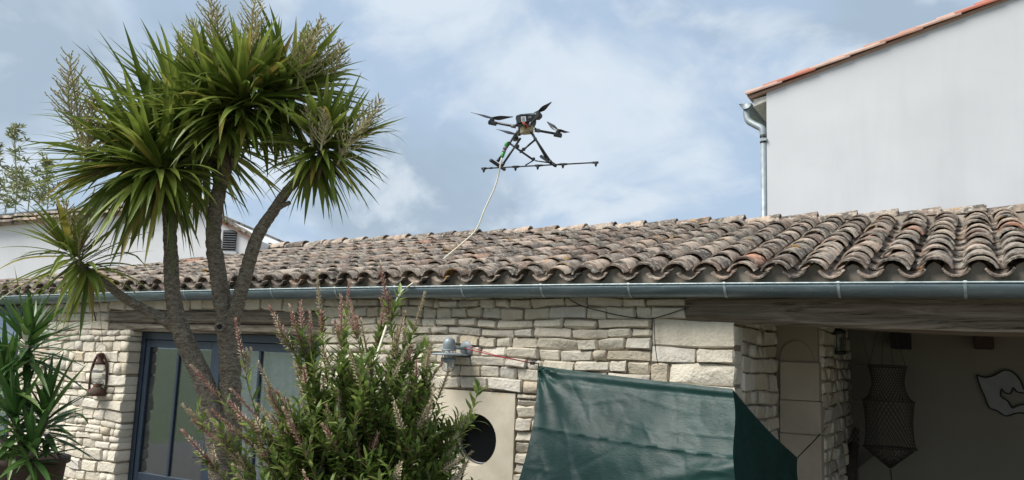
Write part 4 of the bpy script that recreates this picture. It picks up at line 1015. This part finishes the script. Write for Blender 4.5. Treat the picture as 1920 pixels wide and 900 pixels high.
    for i, (m_, rr, s0, s1) in enumerate((('green_plastic', .021, 0, .25), ('grey_plastic', .024, .25, .47), ('black_plastic', .020, .47, .52), ('grey_plastic', .024, .52, .68), ('green_plastic', .022, .68, 1))):
        p, q = a.lerp(b2, s0), a.lerp(b2, s1); obj('hose_coupling', G().tube([p, p.lerp(q, .1), p.lerp(q, .9), q], [rr*.85, rr, rr, rr*.85], 12).vf, m_, t, True)
    return b2
hose_top = drone()
def hose():
    def rf(px, py, h=.10):
        d = ray(px, py); tt = (EZ+h-SL*EY-EYE[2])/(d[2]-SL*d[1]); return Vector(EYE+d*tt)
    r1 = rf(826, 490, .13); r0 = rf(800, 512, .05)
    p1 = atY(774, 531, 6.93); p2 = atY(752, 548, 6.80); p3 = atD(736, 580, 6.1); p4 = atD(720, 625, 5.45); p5 = atD(690, 720, 5.18); p6 = atD(655, 850, 5.05); p7 = atD(640, 930, 5.0)
    a = hose_top; q = lambda px, py, w: atD(px, py, depth(a)*(1-w)+depth(r1)*w)
    P = bez([a, q(930, 345, .2), q(910, 390, .45), q(893, 430, .7), q(868, 455, .85), r1, r0, p1, p2, p3, p4, p5, p6, p7, Vector((p7.x-.05, p7.y-.1, GZ+.03))], 8)
    tag(obj('supply_hose', G().tube(P, .0088, 8).vf, 'hose_cream', None, True), 'cream hose trailing from the drone over the roof and past the shrub', 'hose')
hose()
# ------------------------------------------------------------------ wall lamp, lantern, tarpaulin
def wall_lamp():
    c = atY(873, 653, WY-.06); t = thing('wall_lamp', 'galvanised bulkhead wall lamp with domed cap and glass globe on the stone wall', 'lamp', Vector((c.x, WY-.04, c.z)))
    obj('back_plate', G().lathe([(.082, 0), (.085, .01), (.082, .045), (.070, .058), (.02, .06)], (c.x, WY-.0, c.z), (0, -1, 0), 28).vf, 'galvanised', t, True)
    l = atY(842, 653, WY-.2); x, y = l.x, l.y
    obj('bracket_arm', G().tube([(c.x, WY-.06, c.z), (c.x-.02, WY-.12, c.z), (x+.03, y, c.z)], .018, 10).vf, 'galvanised', t, True)
    zt = atY(842, 634, y).z
    obj('dome', G().lathe([(.062, -.125), (.066, -.12), (.066, -.055), (.062, -.03), (.048, -.008), (.025, .004), (.002, .007)], (x, y, zt), (0, 0, 1), 24).vf, 'galvanised', t, True)
    obj('reflector_disc', G().lathe([(.07, -.168), (.185, -.180), (.195, -.172), (.185, -.160), (.07, -.150)], (x, y, zt), (0, 0, 1), 32, False).vf, 'galvanised', t, True)
    obj('upper_collar', G().lathe([(.066, -.13), (.078, -.128), (.078, -.12), (.066, -.118)], (x, y, zt), (0, 0, 1), 24, False).vf, 'galvanised', t, True)
    obj('lower_collar', G().lathe([(.064, -.205), (.08, -.205), (.08, -.245), (.074, -.25), (.064, -.25)], (x, y, zt), (0, 0, 1), 24, False).vf, 'galvanised', t, True)
    obj('glass_globe', G().lathe([(.052, -.125), (.052, -.2), (.06, -.21), (.064, -.25), (.062, -.29), (.048, -.325), (.02, -.34), (.001, -.342)], (x, y, zt), (0, 0, 1), 24, False).vf, 'clear_glass', t, True)
    for i in range(4):
        a = i*math.pi/2+.5; dx, dy = .067*math.cos(a), .067*math.sin(a)
        obj('guard_wire', G().tube([(x+dx, y+dy, zt-.12), (x+dx, y+dy, zt-.30), (x+dx*.75, y+dy*.75, zt-.335), (x, y, zt-.352)], .0045, 6).vf, 'galvanised', t, True)
    return c
lampc = wall_lamp()
def lantern():
    D = WY-.12; c = atY(181, 742, D); top = atY(187, 637, D); t = thing('hurricane_lantern', 'rusty hurricane lantern hanging on a wire beside the blue door', 'lantern', c)
    s = (top.z-c.z)/.36; x, y, z0 = c.x, c.y, c.z
    def L(pr): return [(r*s, h*s) for r, h in pr]
    obj('fuel_tank', G().lathe(L([(.058, 0), (.062, .005), (.058, .03), (.03, .052), (.026, .06), (.03, .075)]), (x, y, z0), (0, 0, 1), 22).vf, 'rusty_iron', t, True)
    obj('glass_chimney', G().lathe(L([(.028, .078), (.042, .11), (.044, .15), (.032, .19), (.028, .2)]), (x, y, z0), (0, 0, 1), 20, False).vf, 'clear_glass', t, True)
    obj('hood', G().lathe(L([(.034, .2), (.03, .215), (.02, .225), (.02, .262), (.024, .266), (.016, .275), (.003, .278)]), (x, y, z0), (0, 0, 1), 18).vf, 'rusty_iron', t, True)
    dv = Vector(RW@np.array([1., 0, 0])); dv.z = 0; dv.normalize(); c3 = Vector((x, y, z0))
    for sg in (-1, 1):
        obj('side_tube', G().tube(bez([c3+dv*sg*.05*s+Vector((0, 0, .03*s)), c3+dv*sg*.054*s+Vector((0, 0, .09*s)), c3+dv*sg*.044*s+Vector((0, 0, .2*s)), c3+dv*sg*.02*s+Vector((0, 0, .262*s))], 5), .008*s, 8).vf, 'rusty_iron', t, True)
    for h in (.11, .15, .185): obj('guard_wire', G().ring((x, y, z0+h*s), (0, 0, 1), .047*s, .002, 20, 4).vf, 'rusty_iron', t)
    obj('bail_handle', G().tube(bez([c3+dv*.03*s+Vector((0, 0, .26*s)), c3+dv*.04*s+Vector((0, 0, .3*s)), c3+Vector((0, 0, .335*s)), c3-dv*.04*s+Vector((0, 0, .3*s)), c3-dv*.03*s+Vector((0, 0, .26*s))], 5), .0025, 5).vf, 'rusty_iron', t, True)
    g = Vector((x+.02, 7.05, 2.29))
    tag(obj('hanging_wire', G().tube([c3+Vector((0, 0, .33*s)), c3+Vector((.005, 0, .345*s)), g], .003, 5).vf, 'rusty_iron'), 'thin rusty wire holding the hurricane lantern from the gutter', 'wire')
lantern()
def tarp():
    A = atY(1008, 685, WY-.14); B = atY(1372, 729, WY-.62); E_ = atY(1495, 858, WY+.55)
    C1 = atY(940, 985, WY-.75); F1 = atY(1385, 1000, WY-1.0); E1 = atY(1497, 985, WY+.45)
    rng = random.Random(6); nx, ny, nz = 120, 84, 44
    import mathutils.noise as mn
    V = []
    def wr(p, k):
        q = p*2.3; return k*(.030*mn.noise(q)+.006*mn.noise(p*5.5)+.007*abs(mn.noise(Vector((p.x*7+p.z*3, p.y*7, p.z*5)))))
    creases = []
    for _ in range(70):
        cu, cv = rng.random(), rng.random()**.8; an = rng.uniform(0, math.pi); creases.append((cu, cv, math.cos(an), math.sin(an), rng.uniform(.05, .22), rng.uniform(.006, .02), rng.uniform(-.016, .018)))
    for cu, cv, an, ln, am in ((.25, .62, 1.3, .22, .022), (.32, .7, 1.1, .2, -.02), (.7, .75, -.35, .35, .035), (.82, .83, -.25, .3, -.03), (.1, .8, 1.5, .3, .03), (.16, .75, 1.45, .3, -.025), (.9, .6, .2, .2, .02)):
        creases.append((cu, cv, math.cos(an), math.sin(an), ln, .022, am))
    def crease(u, v):
        t = 0
        for cu, cv, cx_, cy_, ln, wd, am in creases:
            du, dv = u-cu, v-cv; al = du*cx_+dv*cy_
            if abs(al) > ln: continue
            d = abs(-du*cy_+dv*cx_)
            if d < wd*4: t += am*math.exp(-d/wd)*(1-(al/ln)**2)*.5
        return t
    for j in range(ny+1):
        v = j/ny
        l = A.lerp(C1, v)+Vector((.10*math.sin(v*math.pi)*1.0, 0, 0)); r = B.lerp(F1, v)+Vector((.012*math.sin(v*9), .02*math.sin(v*7+1), 0)); e = E_.lerp(E1, v)
        for i in range(nx+nz+1):
            if i <= nx:
                u = i/nx; p = l.lerp(r, u); n = Vector((.35, -1, .2)).normalized(); k = 1
                p = p+n*(-.02*math.sin(u*math.pi)*(1-v)+.05*math.sin(v*2.6)*math.sin(u*math.pi))
                p.z -= .006*math.sin(u*math.pi)*(1-v)
                ang = math.atan2((p.z-A.z), (p.x-A.x)+1e-6); rad = (p-A).length
                p = p+n*(.018*math.sin(ang*16)*math.exp(-rad*1.8))
                p = p+n*(math.exp(-((v-.03)/.02)**2)*.014-.012*math.exp(-((v-.075)/.02)**2))
                p = p+n*.016*math.exp(-abs(v-.40-.10*u)/.010)
                p = p+n*.034*math.exp(-((v-.92+.36*u)/.05)**2)*max(0, u-.35)*1.6
                p = p+n*crease(u, v)
            else:
                u = (i-nx)/nz; p = r.lerp(e, u); n = Vector((1, -.2, .1)).normalized(); k = .7
                p.z -= .03*math.sin(u*math.pi)*(1-v)
                p = p+n*crease(u*.6+.2, v)*.8
            fade = min(1, v*8+.15)
            V.append(p+n*wr(p+Vector((7, 3, 1)), k)*fade)
    w = nx+nz+1; F = [(j*w+i, (j+1)*w+i, (j+1)*w+i+1, j*w+i+1) for j in range(ny) for i in range(w-1)]
    o = obj('tarpaulin', (V, F), 'tarpaulin', None, True); o.data.set_sharp_from_angle(angle=R_(40)); tag(o, 'crumpled dark green tarpaulin stretched across the stone wall', 'tarpaulin')
    h = atY(1000, 681, WY-.14)
    s = lampc+Vector((.03, -.05, -.005))
    t = thing('tie_cord', 'dark red cord stretched from the wall lamp to the tarpaulin corner', 'cord', s)
    obj('cord', G().tube([s, s.lerp(h, .5)+Vector((0, 0, -.008)), h], .0055, 6).tube([s+Vector((.02, 0, .03)), s.lerp(h, .45), s.lerp(h, .8)], .0035, 6).vf, 'red_cord', t, True)
    obj('hook', G().tube(bez([h-Vector((.03, 0, -.005)), h, h+Vector((.06, 0, -.0)), A+Vector((.01, -.01, .0)), A+Vector((.015, -.015, -.02))], 4), .006, 6).bevel_box(tuple(h-Vector((.035, .014, .016))), tuple(h+Vector((.012, .014, .014))), .004).vf, 'black_cord', t)
    q = atX(1556, 793, X2+.03)
    tag(obj('guy_line', G().tube([E_, E_.lerp(q, .5)+Vector((0, 0, -.01)), q], .006, 6).vf, 'black_cord'), 'dark guy line from the tarpaulin corner to the porch stonework', 'cord')
tarp()
def wall_cables():
    P = [atY(1060, 556, WY-.08), atY(1090, 573, WY-.08), atY(1130, 584, WY-.08), atY(1165, 592, WY-.08), atY(1215, 598, WY-.08), atY(1250, 590, WY-.08), atY(1292, 576, WY-.08)]
    tag(obj('wall_cable', G().tube(bez(P, 5), .005, 5).vf, 'black_cord', None, True), 'thin black cable sagging across the stones under the gutter', 'cable')
    P = [atY(1226, 600, WY-.085), atY(1228, 640, WY-.08), atY(1231, 668, WY-.085), atY(1234, 684, WY-.08)]
    tag(obj('dry_tendril', G().tube(bez(P, 4), .004, 5).vf, 'black_cord', None, True), 'short dark dry tendril hanging down beside the large corner stone', 'vine')
    P = [atY(172, 560, WY-.08), atY(175, 580, WY-.08), atY(180, 602, WY-.08)]
    tag(obj('wall_hook', G().tube(bez(P, 4), .008, 5).vf, 'black_cord', None, True), 'short black hook on the stones near the hanging lantern', 'hook')
wall_cables()
# ------------------------------------------------------------------ things in the porch
def keepnet(px, D, label, mat, k=1.0, zt=638):
    pts = [(zt, 0), (687, 38), (760, 26), (750, 50)]
    c = atD(px, 700, D); sc = D/FPX*k
    def zz(py): return atD(px, py, D).z
    zs = [zz(687), zz(752), zz(838), zz(876)]; t = thing('keepnet', label, 'fishing net', Vector((c.x, c.y, zs[3])), 'fishing nets hung in the porch')
    hoops = [(zs[0], 33*sc), (zs[1], 44*sc), (zs[2], 45*sc)]
    for z_, r in hoops: obj('hoop', G().ring((c.x, c.y, z_), (0, .03, 1), r, .013*k, 26, 6).vf, mat, t, True)
    g = G()
    prof = []
    for (za, ra), (zb_, rb), wst in ((hoops[0], hoops[1], .72), (hoops[1], hoops[2], .9)):
        for i in range(9):
            s = i/9; prof.append((za+(zb_-za)*s, (ra+(rb-ra)*s)*(1-(1-wst)*math.sin(math.pi*s*.9))))
    prof.append(hoops[2]); prof += [(zs[2]+(zs[3]-zs[2])*s, hoops[2][1]*(1-s)) for s in (.25, .5, .75, .95)]
    n = 34
    for dirn in (1, -1):
        for j in range(n):
            P = [Vector((c.x+r*math.cos(2*math.pi*(j/n+dirn*.022*i)), c.y+r*math.sin(2*math.pi*(j/n+dirn*.022*i)), z_)) for i, (z_, r) in enumerate(prof)]; g.tube(P, .0038, 3, False)
    obj('mesh_bag', g.vf, mat, t)
    for i in range(4):
        a = i*1.57+.4; obj('hanging_cord', G().tube([(c.x+hoops[0][1]*math.cos(a), c.y+hoops[0][1]*math.sin(a), zs[0]), (c.x, c.y, 2.5)], .004, 4).vf, mat, t)
    obj('tail_cord', G().tube([(c.x, c.y, zs[3]), (c.x+.01, c.y, zs[3]-.12), (c.x, c.y, zs[3]-.3)], .008, 5).vf, mat, t)
def porch_things():
    keepnet(1664, 9.2, 'dark three hooped fishing keepnet hanging from the porch ceiling', 'net')
    keepnet(1603, 10.2, 'faint pale fishing net hanging behind the dark keepnet', 'pale_net', .9)
    # driftwood leaning in the corner
    P = [atD(1590, 960, 9.6), atD(1595, 880, 9.7), atD(1602, 830, 9.9), atD(1606, 803, 10.0)]; P[0].z = GZ
    tag(obj('driftwood', G().tube(bez(P, 6), [.09, .085, .08, .085, .075, .07, .075, .065, .06, .065, .055, .06, .05, .055, .045, .05, .04, .045, .03][:19], 9, True, .12, random.Random(2)).vf, 'driftwood', None, True), 'dark driftwood trunk leaning in the porch corner', 'driftwood')
    c = atX(1571, 640, X2+.06); t = thing('cage_lamp', 'black cage lamp high on the inner porch stonework', 'lamp', c)
    obj('cap', G().lathe([(.09, 0), (.085, .03), (.03, .06)], c+Vector((0, 0, .09)), (0, 0, 1), 16).vf, 'black_plastic', t, True)
    obj('base', G().lathe([(.08, -.02), (.09, 0), (.085, .02)], c-Vector((0, 0, .13)), (0, 0, 1), 16).vf, 'black_plastic', t, True)
    for i in range(8):
        a = i*math.pi/4; obj('cage_bar', G().tube([c+Vector((.075*math.cos(a), .075*math.sin(a), -.13)), c+Vector((.08*math.cos(a), .08*math.sin(a), .1))], .006, 5).vf, 'black_plastic', t)
    obj('glass', G().lathe([(.05, -.12), (.055, 0), (.05, .08)], c, (0, 0, 1), 14).vf, 'clear_glass', t, True)
    # cloth island shape with a rope outline on the back wall
    pts = [(1831, 703), (1848, 708), (1866, 703), (1884, 694), (1902, 700), (1914, 715), (1921, 731), (1932, 736), (1938, 745), (1925, 738), (1908, 735), (1900, 727), (1895, 738), (1884, 736), (1878, 729), (1877, 743), (1890, 752), (1898, 765), (1905, 762), (1920, 758), (1945, 757), (1950, 775), (1910, 774), (1886, 780), (1870, 770), (1855, 764), (1847, 745), (1838, 725)]
    W3 = bez([atY(px, py, 11.16) for px, py in pts+[pts[0]]], 3)[:-1]; t = thing('island_wall_hanging', 'pale cloth cut-out with dark rope outline on the porch back wall', 'wall hanging', sum(W3, Vector())/len(W3))
    obj('cloth', G().prism(W3[::-1], (0, .03, 0)).vf, 'sailcloth', t); obj('rope_edge', G().tube([p+Vector((0, -.008, 0)) for p in W3+[W3[0]]], .008, 6).vf, 'black_cord', t, True)
    P = [atY(1845, 772, 11.17), atY(1826, 776, 11.17), atY(1812, 774, 11.17), atY(1800, 760, 11.17), atY(1790, 745, 11.17)]
porch_things()
